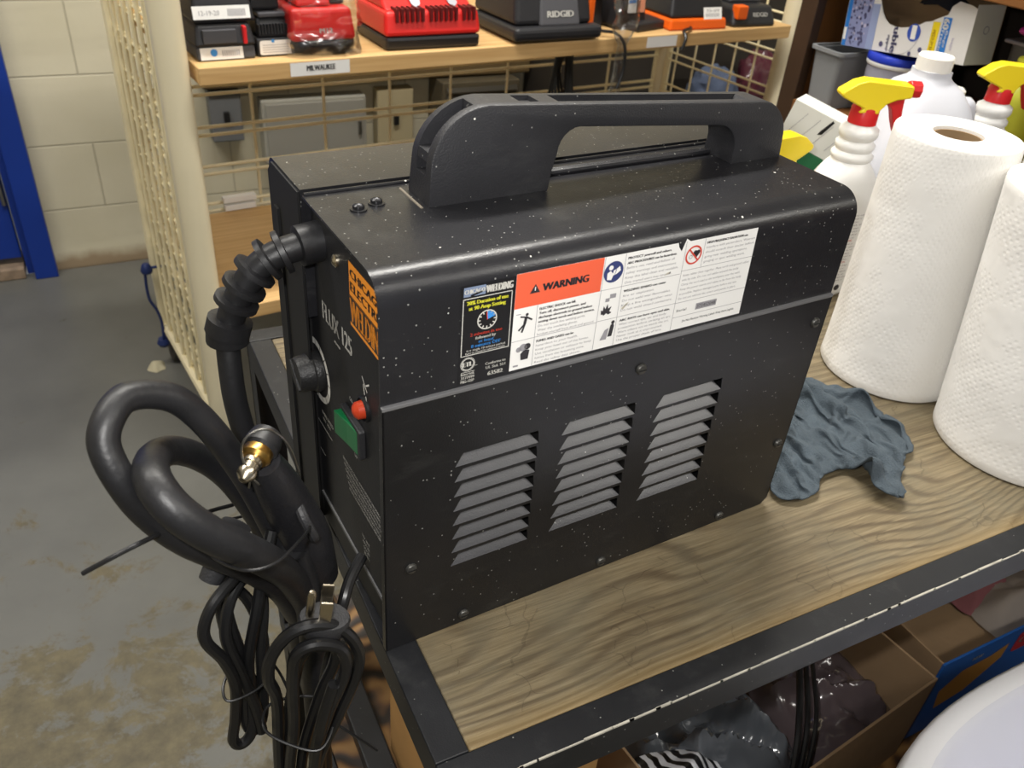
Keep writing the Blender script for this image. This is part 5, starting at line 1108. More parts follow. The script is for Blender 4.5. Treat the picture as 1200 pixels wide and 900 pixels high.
mb.prism([(.0012, t_), (.0012, FD), (FW-.0012, FD), (FW-.0012, t_)], lambda u, d, v: fz(u, d=d, v=v), .0, .0012, 3)
mb.build('box_body', [mat('box_white', (226,224,222), .5), mat('box_blue', (60,120,180), .5), mat('box_grey', (196,196,192), .5), M_CARD], zb, smooth=False)
mb = MB(); fq = lambda u, v: fz(u, v, -.0005); fq2 = lambda u, v: fz(u, v, -.0009)
put_rect(mb, fq, FW-.010, FW-.001, .0, FH-.001, 7); put_rect(mb, fq2, FW-.008, FW-.001, .010, .030, 0)
put_rect(mb, fq, .206, FW-.010, .0, FH-.001, 1); put_rect(mb, fq, .190, .206, .0, FH-.018, 5)
rb = random.Random(3)
for i in range(110): put_disc(mb, fq2, rb.uniform(.209, FW-.012), rb.uniform(.003, FH-.004), rb.uniform(.0014, .0034), rb.choice((2, 3, 1, 2)), 7)
fv = lambda z0, u0: (lambda a, b: fz(u0-b, z0-a, -.0009))
put_text(mb, 'uble', fv(.040, .150), 0, .038, 0, .0125, 2, bold=.0009); put_text(mb, 'zipper', fv(.028, .160), 0, .026, 0, .0052, 2, bold=.0003)
put_disc(mb, fq2, .172, .012, .0042, 2); put_disc(mb, fq2, .088, .012, .0040, 2); put_disc(mb, fq2, .108, .004, .0034, 2)
put_disc(mb, fq, .108, .036, .0135, 4, 28); put_rect(mb, fq2, .103, .113, .026, .047, 0)
put_ring(mb, fq, .135, .040, .0400, .0405, 180, 300, 2, 20)
put_rect(mb, fq, .060, .074, .004, FH-.034, 6); put_rect(mb, fq, .040, .056, .004, FH-.026, 7)
put_text(mb, 'MEDIUM BAG', fv(FH-.046, .071), 0, .036, 0, .0060, 8); put_text(mb, '60', fv(FH-.028, .0545), 0, .015, 0, .011, 0, bold=.0008); put_text(mb, 'Freezer', fv(.045, .0545), 0, .038, 0, .0060, 0, bold=.0003); put_text(mb, 'Bags', fv(.045, .0465), 0, .024, 0, .0045, 0, bold=.0003)
put_text(mb, 'bags', fv(.036, .032), 0, .018, 0, .005, 3)
put_ring(mb, lambda u, v: fz(-.0005, v, u), .030, .050, .005, .006, mi=2, n=16)
mb.build('print', [M_WHITE, mat('print_periwinkle', (140,148,190), .5), mat('print_slate', (84,84,120), .5), mat('print_lilac', (186,180,204), .5), mat('print_royal', (52,84,180), .5), mat('print_paleblue', (150,164,204), .5), M_YEL, mat('print_sky', (44,124,208), .5), mat('print_ochre', (150,110,30), .5)], zb, smooth=False)
# dark cloth spilling over the box
dk = crumple([(0, -.05), (.018, -.03), (.018, .03), (.0, .05), (-.022, .03), (-.022, -.03)], .030, 8.1, [((-.02, 0), (.03, .03), .02, .02)], n_r=14)
dko = dk.build('dark_cloth', mat('black_cloth', (20,22,34), .9), angle=80, loc=(1.165, .618, SHZ+.1980)); tag(dko, 'bundle of black cloth stuffed behind the torn box front', 'cloth')
cl = MB(); 
tr_ = thing('plastic_tray', 'grey plastic tray with pale rim, deep in the cabinet at the right edge', 'tray', (1.33, .42, SHZ))
open_bin(-.08, .10, -.13, .13, .16, .02).build('tray_body', mat('grey_tray', (128,126,120), .5), tr_, angle=50)
MB().box(-.085, .105, -.135, .135, .160, .166).build('tray_lid', mat('pale_lid', (186,182,186), .5), tr_, smooth=False, bevel=.003)

# ================================================================== SHELVING RACK
rk = thing('shelving_rack', 'cream steel gondola rack with wire grid panels and wooden shelves, behind the welder', 'shelving rack', (.045, 1.19, FL), math.atan2(.109, .994))
RWD, RDP, RZ0, RZ1 = 1.536, .46, .095, 1.45       # width, depth, heights over the floor
for x, y in ((0, 0), (RWD, 0), (0, RDP), (RWD, RDP)):
    rr_ = .0265 if y == 0 else .018
    MB().cyl((x, y, RZ0-.01), (x, y, RZ1), rr_, 28).build('post', M_CREAM, rk, bevel=.002)
def grid(fn, u0, u1, v0, v1, pu, pv, r=.0026, pair=.019, off=0., frame=.012, ustart=None, vstart=None, vpair=0):
    mb = MB()
    if frame:
        for a, b in (((u0, v0), (u1, v0)), ((u0, v1), (u1, v1)), ((u0, v0), (u0, v1)), ((u1, v0), (u1, v1))): mb.cyl(fn(a[0], a[1], 0), fn(b[0], b[1], 0), frame/2, 8)
    u = u0+pu if ustart is None else ustart
    while u < u1-.01:
        for du in ((0,) if not vpair else (-vpair/2, vpair/2)): mb.cyl(fn(u+du, v0, off), fn(u+du, v1, off), r, 6)
        u += pu
    v = v0+pv if vstart is None else vstart
    while v < v1-.01:
        for dv in ((-pair/2, pair/2) if pair else (0,)): mb.cyl(fn(u0, v+dv, off+r*1.6), fn(u1, v+dv, off+r*1.6), r, 6)
        v += pv
    return mb
g1 = grid(lambda u, v, d: (u, RDP-d, v), .02, RWD-.02, .32, 1.42,   .178, .0925, r=.0040, ustart=.089, vstart=.389)
g1.build('back_grid', M_CREAMD, rk)
for sx in (0, 1):
    X = 0 if sx == 0 else RWD; sg = 1 if sx == 0 else -1
    rd = .0042 if sx == 0 else .003
    gA = grid(lambda u, v, d: (X-sg*.012+sg*d, u, v), .03, RDP-.02, RZ0+.01, 1.42, .060 if sx == 0 else .075, .078 if sx == 0 else .0925, r=rd, pair=.022, frame=.022)
    gB = grid(lambda u, v, d: (X+sg*.020+sg*d, u, v), .03, RDP-.02, RZ0+.01, 1.42, .060, .078, r=rd, pair=.020, frame=0, ustart=.075, vstart=.15)
    if sx == 0: gA.box(X-.016, X+.022, RDP-.030, RDP-.012, RZ0, 1.42).box(X-.004, X+.004, .02, RDP-.02, RZ0, RZ0+.03)
    gA.add(gB.v, gB.f) if sx == 0 else None
    gA.build('side_grid', M_CREAMD, rk)
SH1 = -FL+.096; SH0 = -FL-.37
s1 = MB().box(.032, RWD-.048, -.040, RDP-.02, SH1-.030, SH1).build('shelf_board', M_SHELF, rk, smooth=False, bevel=.002)
s0 = MB().box(.032, RWD-.03, -.03, RDP-.02, SH0-.030, SH0).build('shelf_board', M_SHELF, rk, smooth=False, bevel=.002)
def shelf_tag(x0, x1, txt=None, zb=None):
    mb = MB(); f = lambda u, v: (u, -.0406, v); f2 = lambda u, v: (u, -.0410, v)
    put_rect(mb, f, x0, x1, SH1-.026, SH1-.003, 0)
    if txt: put_text(mb, txt, f2, x0+(x1-x0)*.27, x1-(x1-x0)*.25, SH1-.018, .0095, 1, bold=.0005)
    mb.build('price_strip', [M_WHITE, M_INK], s1, smooth=False)
shelf_tag(.190, .302, 'MILWAUKEE'); shelf_tag(1.015, 1.105)
for x in (.16,):
    MB().box(x+.01, x+.085, RDP-.028, RDP-.010, SH0+.002, SH0+.016).box(x+.008, x+.088, RDP-.028, RDP-.010, SH0+.022, SH0+.036).build('label_holder', M_WHITE, rk, smooth=False, bevel=.001)
for x, y in ((0, .02), (RWD, .02), (0, RDP-.01), (RWD, RDP-.01)):
    c = MB().box(x-.016, x+.016, y-.016, y+.016, .055, .088).build('caster', mat('caster_grey', (92,88,80), .5, metal=.3), rk, smooth=False, bevel=.003)
    MB().cyl((x-.012, y-.01, .030), (x+.012, y-.01, .030), .030, 24).build('wheel', mat('caster_wheel', (70,66,58), .6), c, bevel=.003)
bl = MB().tube([(.02, 1.60, -.470), (-.006, 1.60, -.47), (-.035, 1.60, -.474), (-.042, 1.60, -.5), (-.042, 1.60, -.551), (-.030, 1.60, -.585), (-.024, 1.60, -.620), (-.026, 1.60, -.665), (-.030, 1.61, -.690)], .0035, 8).lathe([(.012, 0), (.014, .006), (.010, .02), (.006, .024)], 12, c=(-.036, 1.60, -.482)).lathe([(.012, 0), (.016, .008), (.012, .02)], 12, c=(-.028, 1.605, -.690))
tag(bl.build('blue_cord', mat('dark_blue_cord', (30,46,96), .5)), 'dark blue cord hooked on the side grid, hanging to the caster', 'cord')
rgx = crumple([(-.018, -.012), (.0, -.02), (.018, -.01), (.018, .02), (-.01, .022), (-.018, .01)], .022, 4.4, [], n_r=10)
tag(rgx.build('floor_scrap', mat('pale_scrap', (196,188,158), .8), angle=80, loc=(-.055, 1.60, FL)), 'pale crumpled scrap on the floor beside the rack caster', 'scrap')

# ---- chargers on the shelf (laid out in rack coordinates)
RK = Matrix.Translation((.045, 1.19, 0)) @ Matrix.Rotation(math.atan2(.109, .994), 4, 'Z')
RZR = math.atan2(.109, .994)
def on_shelf(name, label, cat, x, y, rz=0, z=0, group=None):
    p = RK @ Vector((x, y, .0965+z)); return thing(name, label, cat, tuple(p), RZR+rz, group)
def wedge(x0, x1, y0, y1, z0, z1, fb=.02, tb=0, tx=0):
    """block whose front leans back by fb and top tapers"""
    mb = MB(); vs = [(x0, y0, z0), (x1, y0, z0), (x1, y1, z0), (x0, y1, z0), (x0+tx, y0+fb, z1), (x1-tx, y0+fb, z1), (x1-tx, y1-tb, z1), (x0+tx, y1-tb, z1)]
    return mb.add(vs, [(3,2,1,0), (4,5,6,7), (0,1,5,4), (1,2,6,5), (2,3,7,6), (3,0,4,7)])
# left stack of two
t = on_shelf('battery_charger', 'dark grey charger with a red stripe, bottom left end of the shelf', 'battery charger', .093, .045)
wedge(-.050, .050, -.05, .06, 0, .022, .004).build('base', M_TOOLG, t, smooth=False, bevel=.004)
wedge(-.052, .052, -.052, .06, .0225, .058, .010, tx=.006).build('housing', M_TOOLB, t, smooth=False, bevel=.005)
mb = MB(); fc = lambda u, v: (u, -.0515+.0, v); put_rect(mb, lambda u, v: (u, -.0508+(v*.18), v), -.045, .028, .002, .021, 0); put_disc(mb, lambda u, v: (u, -.0512+v*.18, v), -.022, .013, .006, 1, 14)
for i in range(9): put_rect(mb, lambda u, v: (u, -.0512+v*.18, v), -.008+.0035*i, -.0065+.0035*i, .007, .016, 2)
mb.build('sticker', [M_WHITE, M_PRB, M_INKL], t, smooth=False)
MB().box(.030, .036, -.0545, -.040, .026, .054).build('stripe', M_REDP, t, smooth=False, bevel=.001); MB().box(-.038, .018, -.0535, -.045, .028, .050).build('face_plate', M_TOOLG, t, smooth=False, bevel=.001)
t = on_shelf('battery_charger', 'black charger with a long pale barcode strip, on top of the red-striped charger', 'battery charger', .095, .050, z=.0595)
wedge(-.052, .055, -.05, .05, 0, .050, .012, tx=.008).build('housing', M_TOOLB, t, smooth=False, bevel=.005)
mb = MB(); ft = lambda u, v: (u, -.0512+v*.24, v); put_rect(mb, ft, -.050, .046, .006, .026, 0)
for i in range(14): put_rect(mb, lambda u, v: (u, -.0516+v*.24, v), .008+.0022*i, .0092+.0022*i, .010, .021, 1)
put_text(mb, '12-19-20', lambda u, v: (u, -.0516+v*.24, v), -.040, -.006, .012, .007, 1)
mb.build('barcode_strip', [M_WHITE, M_INKL], t, smooth=False)
wedge(-.05, .05, -.04, .05, .0505, .085, .01).build('battery', M_TOOLG, t, smooth=False, bevel=.004)
t = on_shelf('battery_charger', 'narrow black charger with a white sticker on its foot, left of the red chargers', 'battery charger', .176, .050)
wedge(-.028, .040, -.05, .06, 0, .030, .002).build('base', M_TOOLB, t, smooth=False, bevel=.004)
wedge(-.024, .036, -.045, .06, .0305, .062, .012, tx=.003).build('housing', M_TOOLB, t, smooth=False, bevel=.006)
MB().box(-.018, .030, -.038, .03, .062, .070).build('cradle', M_TOOLG, t, smooth=False, bevel=.002)
mb = MB()
for i in range(10): mb.box(-.022+.0055*i, -.0195+.0055*i, -.046, -.0335, .036, .052)
mb.build('grille', M_TOOLB, t, smooth=False)
mb = MB(); put_poly(mb, lambda u, v: (u, -.0506, v), rrect(-.024, .034, .003, .027, .004), 0); put_disc(mb, lambda u, v: (u, -.0509, v), .000, .026, .003, 1, 10)
for i in range(4): put_rect(mb, lambda u, v: (u, -.0509, v), -.019, .028, .007+.004*i, .0078+.004*i, 2)
mb.build('sticker', [M_WHITE, M_PRB, M_INKL], t, smooth=False)
t = on_shelf('battery_charger', 'small black battery unit under crinkled film, on the narrow black charger', 'battery charger', .172, .055, z=.0715)
wedge(-.022, .030, -.03, .03, 0, .060, .006, tx=.003).build('housing', M_TOOLB, t, smooth=False, bevel=.005)
cr = crumple([(-.035, -.03), (.0, -.045), (.035, -.03), (.035, .03), (0, .04), (-.035, .025)], .03, 2.2, [((-.02, -.02), (.02, .02), .02, .008)], n_r=12)
cr.build('film', mat('silver_film', (200,204,214), .15, metal=.6), t, loc=(0, -.005, .058))
# red single charger in a bag
t = on_shelf('battery_charger', 'red single-bay charger on a black foot, left of the wide red one', 'battery charger', .268, .045)
MB().lathe([(.058, 0), (.064, .006), (.065, .020), (.063, .024)], 40, pw=4, sx=1.02, sy=1.0).build('base', M_TOOLB, t, angle=50)
wedge(-.064, .060, -.064, .06, .0245, .078, .012, tx=.005).build('housing', M_TOOLR, t, smooth=False, bevel=.008, seg=3)
wedge(-.045, .020, -.045, .055, .079, .118, .014, tx=.004).build('battery_tower', M_TOOLR, t, smooth=False, bevel=.006, seg=3)
wedge(.024, .052, -.03, .05, .079, .115, .010, tx=.003).build('battery', M_TOOLB, t, smooth=False, bevel=.004)
mb = MB(); put_text(mb, 'M12', lambda u, v: (u, -.0650+(v-.0245)*.224, v), -.010, .014, .038, .008, 0, bold=.0005); mb.build('mark', M_PRW, t, smooth=False)
def film_shell(t, x0, x1, y0, y1, z1, seed):
    mb = MB(); n = 26; m = 40; vs = []; fs = []
    for i in range(n+1):
        z = z1*i/n
        for k in range(m):
            a = 2*PI*k/m; ca, sa = math.cos(a), math.sin(a); q = (abs(ca)**4+abs(sa)**4)**(-.25)
            w_ = 1+.16*noise.noise(Vector((ca*2.2, sa*2.2, z*30+seed)))+.08*noise.noise(Vector((ca*6, sa*6, z*60+seed)))
            vs.append(((x0+x1)/2+(x1-x0)/2*ca*q*w_, (y0+y1)/2+(y1-y0)/2*sa*q*w_, z))
    for i in range(n):
        for k in range(m): k2 = (k+1) % m; fs.append((i*m+k, i*m+k2, (i+1)*m+k2, (i+1)*m+k))
    return mb.add(vs, fs)
def film_mat():
    m = bpy.data.materials.new('thin_clear_film'); m.use_nodes = True; nt = m.node_tree; nt.nodes.clear()
    o = nt.nodes.new('ShaderNodeOutputMaterial'); t1 = nt.nodes.new('ShaderNodeBsdfTransparent'); gl = nt.nodes.new('ShaderNodeBsdfGlossy'); mx = nt.nodes.new('ShaderNodeMixShader'); fr_ = nt.nodes.new('ShaderNodeLayerWeight')
    gl.inputs['Roughness'].default_value = .18; t1.inputs['Color'].default_value = (.93,.94,.95,1); fr_.inputs['Blend'].default_value = .35
    mr = nt.nodes.new('ShaderNodeMapRange'); mr.inputs[3].default_value = .14; mr.inputs[4].default_value = .75
    nt.links.new(fr_.outputs['Facing'], mr.inputs[0]); nt.links.new(mr.outputs[0], mx.inputs[0]); nt.links.new(t1.outputs[0], mx.inputs[1]); nt.links.new(gl.outputs[0], mx.inputs[2]); nt.links.new(mx.outputs[0], o.inputs[0])
    return m
M_FILM = film_mat()
fo = film_shell(t, -.068, .076, -.075, .07, .125, 2.).build('film_wrap', M_FILM, t, angle=25)
# wide red charger
t = on_shelf('battery_charger', 'wide red multi-bay charger with black cooling slots, middle of the shelf', 'battery charger', .488, .060, -.05)
wedge(-.098, .100, -.085, .07, 0, .024, -.003).build('base', M_TOOLB, t, smooth=False, bevel=.006)
wedge(-.100, .102, -.088, .07, .0245, .068, .010, tx=.004).build('housing', M_TOOLR, t, smooth=False, bevel=.008, seg=3)
wedge(-.092, .094, -.066, .068, .066, .098, .050, tx=.006).build('sloped_deck', M_TOOLR, t, smooth=False, bevel=.006, seg=3)
mb = MB()
for x0 in (-.078, -.008, .062):
    for i in range(6 if x0 != .062 else 3):
        xx = x0+i*.0105; mb.box(xx, xx+.0045, -.0875, -.058, .050, .0735)
mb.build('cooling_slots', mat('slot_dark_red', (92,14,14), .6), t, smooth=False)
mb = MB()
for x0 in (-.026, .052): mb.prism([(x0-.011, .080), (x0+.011, .080), (x0+.009, .070), (x0, .064), (x0-.009, .070)], lambda u, v, d: (u, d-.062+(v-.066)*1.2, v+.006), 0, .003)
mb.build('badge', mat('badge_grey', (180,182,190), .3, metal=.5), t, smooth=False)
for x0 in (-.05, .03): wedge(x0-.03, x0+.025, .0, .06, .098, .135, .006, tx=.004).build('battery', M_TOOLB, t, smooth=False, bevel=.004)
# black radio-like charger with lettering
t = on_shelf('battery_charger', 'large black charger with orange side trim and white lettering, right of the red ones', 'battery charger', .775, .085, -.04)
wedge(-.112, .105, -.135, .06, 0.004, .032, .0).build('base', M_TOOLB, t, smooth=False, bevel=.010, seg=3)
wedge(-.105, .085, -.120, .06, .0325, .120, .020, tx=.008).build('housing', M_TOOLB, t, smooth=False, bevel=.010, seg=3)
wedge(-.048, .052, -.126, -.06, .030, .100, .020, tx=.004).build('centre_deck', M_TOOLG, t, smooth=False, bevel=.006, seg=3)
wedge(-.030, .034, -.112, -.05, .070, .105, .010).build('battery_bay', M_DARK, t, smooth=False, bevel=.004)
MB().box(.080, .096, -.110, .05, .020, .120).build('side_trim', M_TOOLO, t, smooth=False, bevel=.004)['label'] = 'orange side trim'
mb = MB(); put_text(mb, 'RIDGID', lambda u, v: (u, -.1270+(v-.03)*.286, v), -.030, .034, .048, .0115, 0, bold=.0009); mb.build('lettering', M_PRW, t, smooth=False)
mb = MB().tube([(.100, -.06, .02), (.125, -.10, .012), (.150, -.12, .010), (.160, -.145, -.01), (.162, -.150, -.06), (.150, -.150, -.10)], .0035, 8).build('cord', M_RUBS, t)
t = on_shelf('battery_charger', 'black charger with orange stripe behind the hanging clear bag', 'battery charger', .92, .11, .05)
wedge(-.035, .035, -.06, .06, 0, .10, .012, tx=.004).build('housing', M_TOOLB, t, smooth=False, bevel=.006); MB().box(-.034, .034, -.064, -.050, .062, .070).build('stripe', M_TOOLO, t, smooth=False, bevel=.001)
t = on_shelf('battery', 'black slide battery standing up with a red-and-white sticker', 'battery', 1.015, .06, .05)
wedge(-.044, .046, -.04, .05, 0, .085, .006, tx=.006).build('housing', M_TOOLB, t, smooth=False, bevel=.010, seg=3)
mb = MB(); fb_ = lambda u, v: (u, -.0415+v*.075, v); put_rect(mb, fb_, -.018, .008, .035, .078, 0); put_rect(mb, fb_, .012, .034, .035, .078, 1); put_rect(mb, lambda u, v: (u, -.042+v*.075, v), -.016, .006, .055, .062, 2)
mb.build('sticker', [M_WHITE, mat('sticker_salmon', (220,150,120), .5), M_PRB], t, smooth=False)
t = on_shelf('battery_charger', 'low black charger with coiled cord in front of the orange-footed charger', 'battery charger', 1.09, .035, .2)
wedge(-.09, .03, -.03, .05, 0, .018, .002).build('housing', M_TOOLB, t, smooth=False, bevel=.004)
MB().tube([(.03, -.02, .010), (.06, -.05, .006), (.05, -.075, .006), (.01, -.085, .006), (0, -.100, -.006), (-.01, -.102, -.03)], .004, 8).build('cord', M_RUBS, t)
t = on_shelf('battery_charger', 'dark grey charger on a bright orange foot with a white barcode sticker', 'battery charger', 1.19, .055, -.08)
wedge(-.085, .085, -.08, .07, 0, .024, .004, tx=.003).build('base', M_TOOLO, t, smooth=False, bevel=.005)
wedge(-.080, .082, -.072, .07, .0245, .080, .020, tx=.012).build('housing', M_TOOLB, t, smooth=False, bevel=.008, seg=3)
wedge(-.040, .046, -.045, .06, .081, .11, .010, tx=.006).build('battery', M_TOOLG, t, smooth=False, bevel=.006)
mb = MB(); fb_ = lambda u, v: (u, -.0830+(v)*.35, v); put_rect(mb, fb_, .014, .068, .022, .046, 0)
for i in range(10): put_rect(mb, lambda u, v: (u, -.0834+(v)*.35, v), .020+.0042*i, .0218+.0042*i, .027, .034, 1)
put_text(mb, '35-09', lambda u, v: (u, -.0834+(v)*.35, v), .022, .060, .037, .0055, 1)
mb.build('sticker', [M_WHITE, M_INKL], t, smooth=False)
t = on_shelf('battery_charger', 'small black and orange charger at the right end of the shelf', 'battery charger', 1.375, .05, -.1)
wedge(-.075, .065, -.085, .06, 0, .045, .018, tx=.010).build('housing', M_TOOLB, t, smooth=False, bevel=.010, seg=3)
MB().box(-.066, -.036, -.086, -.06, .018, .048).build('side_trim', M_TOOLO, t, smooth=False, bevel=.003)['label'] = 'orange trim'
mb = MB(); put_text(mb, 'RIDGID', lambda u, v: (u, -.0868+v*.4, v), -.010, .035, .022, .009, 0, bold=.0004); mb.build('lettering', M_PRW, t, smooth=False)
wedge(-.05, .05, -.03, .05, .0455, .082, .01, tx=.01).build('battery', M_TOOLG, t, smooth=False, bevel=.005)
# twisted clear bag hanging over the shelf edge
p0 = RK @ Vector((.925, -.062, 0))
mb = MB()
vs = []; fs = []; n = 40; m = 24
for i in range(n+1):
    z = .19-.255*i/n
    tt = i/n; R = .030 if tt < .25 else .030-.020*min(1, (tt-.25)/.15) if tt < .45 else .010+.010*max(0, (tt-.5))
    for k in range(m):
        a = 2*PI*k/m+tt*5; w_ = 1+.5*noise.noise(Vector((math.cos(a)*2, math.sin(a)*2, z*25)))
        vs.append((R*w_*math.cos(a)-.02*max(0, tt-.6), R*w_*math.sin(a)*.6, z))
for i in range(n):
    for k in range(m): k2 = (k+1) % m; fs.append((i*m+k, i*m+k2, (i+1)*m+k2, (i+1)*m+k))
mb.add(vs, fs)
bg = mb.build('clear_bag', M_FILM, angle=25, loc=tuple(p0)); tag(bg, 'twisted clear plastic bag hanging over the shelf edge', 'plastic bag')
# cord bundle hanging under the shelf at the back
p1 = RK @ Vector((.90, .10, -.0))
mb = MB()
for k in range(5): mb.tube([(-.02+.008*k, 0, .055), (-.03+.010*k, .01*k, -.01), (-.035+.012*k, .004*k, -.07), (-.02+.010*k, 0, -.12), (.005+.006*k, 0, -.08), (.01+.004*k, .01, -.01), (.004*k, 0, .055)], .0035, 7)
tag(mb.build('hanging_cords', M_RUBS, loc=tuple(p1)), 'bundle of dark cords hanging below the upper shelf behind the welder handle', 'cords')

# ================================================================== BEHIND THE RACK
def wall_thing(name, label, cat, x0, x1, z0, z1, dep, m, extra=None, y=WY):
    t = thing(name, label, cat, ((x0+x1)/2, y-dep-.002, (z0+z1)/2))
    w2, h2 = (x1-x0)/2, (z1-z0)/2
    MB().box(-w2, w2, 0, dep, -h2, h2).build('casing', m, t, smooth=False, bevel=.004)
    if extra: extra(t, w2, h2)
    return t
def vent(t, w, h):
    mb = MB(); k = int(2*h/.022)
    for i in range(k): z = -h+.014+i*.022; mb.add([(-w+.012, -.001, z+.012), (w-.012, -.001, z+.012), (w-.012, -.014, z), (-w+.012, -.014, z)], [(0,1,2,3)])
    mb.build('vent_slats', mat('vent_slat', (58,54,46), .5), t, smooth=False)
def switchp(t, w, h):
    MB().box(-.008, .008, -.012, 0, -.015, .015).build('toggle', M_DARK, t, smooth=False, bevel=.002)
def doorp(t, w, h):
    MB().box(-w+.01, w-.01, -.006, 0, -h+.01, h-.01).build('door', mat('panel_door_grey', (150,148,140), .5), t, smooth=False, bevel=.002)
    MB().box(w-.03, w-.02, -.016, -.006, -.02, .02).build('latch', M_STEEL, t, smooth=False, bevel=.001)
wall_thing('junction_box', 'grey metal box on the wall seen through the left of the wire grid', 'electrical box', .235, .325, -.385, -.235, .05, mat('wall_box_grey', (104,106,108), .5), switchp)
wall_thing('breaker_box', 'wide pale grey panel on the wall behind the wire grid', 'electrical panel', .38, .70, -.46, -.27, .06, mat('panel_grey', (162,160,150), .5), doorp)
wall_thing('electrical_box', 'tall beige switch box beside the pale grey panel', 'electrical box', .74, .86, -.45, -.26, .05, mat('panel_beige', (176,164,132), .5), switchp)
wall_thing('wall_heater', 'dark louvred unit behind the grid, left of the welder handle', 'heater', .93, 1.20, -.47, -.23, .12, mat('vent_case', (88,80,64), .5), vent)
# long dark duct along the wall
dct = MB().box(0, 1.04, 0, .07, -.035, .035).build('cable_duct', mat('brown_duct', (110,92,62), .5), smooth=False, bevel=.006, loc=(.22, WY-.075, -.19)); tag(dct, 'long brown cable duct along the wall under the upper shelf', 'duct')
# dark cabinet added to darken the background at the right
bk = thing('dark_backing_cabinet', 'dark cabinet added as backing behind the wire grid, right of the louvred unit', 'cabinet', (1.55, 2.02, FL))
MB().box(-.28, 1.30, 0, .20, 0, .78).build('carcass', mat('dark_cabinet', (52,47,42), .6), bk, smooth=False, bevel=.004)
MB().box(-.27, .15, -.018, 0, .05, .36).build('door', mat('grey_door', (104,102,94), .5), bk, smooth=False, bevel=.004)
MB().box(.16, .59, -.018, 0, .05, .36).build('door', MATS['grey_door'], bk, smooth=False, bevel=.004)
lw = thing('low_table', 'low dark table behind the right wire grid carrying cloth bundles', 'table', (1.93, 1.88, FL))
MB().box(-.22, .30, -.10, .10, .425, .45).build('table_top', MATS['dark_cabinet'], lw, smooth=False, bevel=.004)
for a in (-.21, .27):
    for b in (-.09, .07): MB().box(a, a+.02, b, b+.02, 0, .4245).build('leg', M_DARK, lw, smooth=False)
def heap(name, label, cat, loc, sx, sy, sz, m, seed):
    mb = MB(); vs = []; fs = []; n = 20; s = 40
    for i in range(n+1):
        ph = -PI/2+PI*i/n
        for k in range(s):
            a = 2*PI*k/s; d = Vector((math.cos(ph)*math.cos(a), math.cos(ph)*math.sin(a), math.sin(ph))); w_ = 1+.28*noise.noise(d*2.2+Vector((seed,0,0)))+.12*noise.noise(d*6+Vector((0,seed,0)))
            vs.append((d.x*sx*w_, d.y*sy*w_, max(-sz, d.z*sz*w_)))
    for i in range(n):
        for k in range(s): k2 = (k+1) % s; fs.append((i*s+k, i*s+k2, (i+1)*s+k2, (i+1)*s+k))
    mb.add(vs, fs); return tag(mb.build(name, m, angle=50, loc=loc), label, cat)
z2 = SH0+FL
heap('denim_bag', 'blue denim-like bundle on the low dark table behind the right grid', 'bundle', (1.80, 1.87, -.2305), .085, .07, .070, mat('denim', (86,98,124), .9, bump=.5, bscale=300), 2.)
heap('maroon_packet', 'maroon glossy packet in film beside the denim bundle', 'packet', (1.985, 1.87, -.2105), .080, .065, .090, mat('maroon_film', (84,40,52), .25, coat=.4), 5.)
heap('pale_bundle', 'pale blue bundle right of the maroon packet', 'bundle', (2.145, 1.87, -.2405), .065, .06, .060, mat('pale_blue', (150,162,176), .5), 9.)

# ================================================================== BELOW THE BENCH TOP
# tan carton near the left end of the lower shelf
def carton(name, label, x, y, w, d, h, rz, m, z=SZ, flaps=True, lm=None):
    t = thing(name, label, 'box', (x, y, z+.0005), rz)
    tt = .003
    MB().box(0, w, 0, tt, 0, h).build('front_wall', lm or m, t, smooth=False, bevel=.0006)
    MB().box(0, w, d-tt, d, 0, h).build('back_wall', m, t, smooth=False, bevel=.0006)
    MB().box(0, tt, tt, d-tt, 0, h).build('side_wall', m, t, smooth=False, bevel=.0006)
    MB().box(w-tt, w, tt, d-tt, 0, h).build('side_wall', m, t, smooth=False, bevel=.0006)
    MB().box(tt, w-tt, tt, d-tt, 0, tt).build('bottom', m, t, smooth=False)
    return t
tb = carton('carton', 'tan cardboard box on the lower shelf at the left end of the bench', .0705, -.03, .12, .225, .26, 0, M_CARDT)
MB().box(0.003, .117, .003, .222, .2575, .260).build('top_flap', M_CARDT, tb, smooth=False)
bx = carton('carton', 'open brown cardboard box holding plastic bags, under the front rail', .2700, -.1085, .375, .235, .150, math.radians(6.5), M_CARD)
bx2 = carton('carton', 'open brown carton with blue printed front, beside the box of plastic bags', .665, -.0565, .38, .235, .150, math.radians(0), M_CARD, lm=M_BOXBLUE)
mb = MB(); fb2 = lambda u, v: (u, -.0006, v)
put_text(mb, 'NEW', fb2, .060, .078, .128, .006, 0, bold=.0004); put_poly(mb, fb2, [(.02, .09), (.05, .115), (.10, .118), (.13, .128), (.13, .100), (.08, .06), (.03, .05)], 1)
put_poly(mb, fb2, rrect(.145, .215, .100, .140, .008), 2); put_text(mb, 'Crisp', lambda u, v: (u, -.0010, v), .152, .207, .115, .013, 0, bold=.0006)
mb.build('print', [M_PRW, mat('snack_orange', (176,128,60), .5), mat('print_crimson', (176,48,58), .5)], bx2, smooth=False)
MB().box(.004, .376, .02, .12, .060, .063).build('inner_flap', M_CARD, bx2, smooth=False)
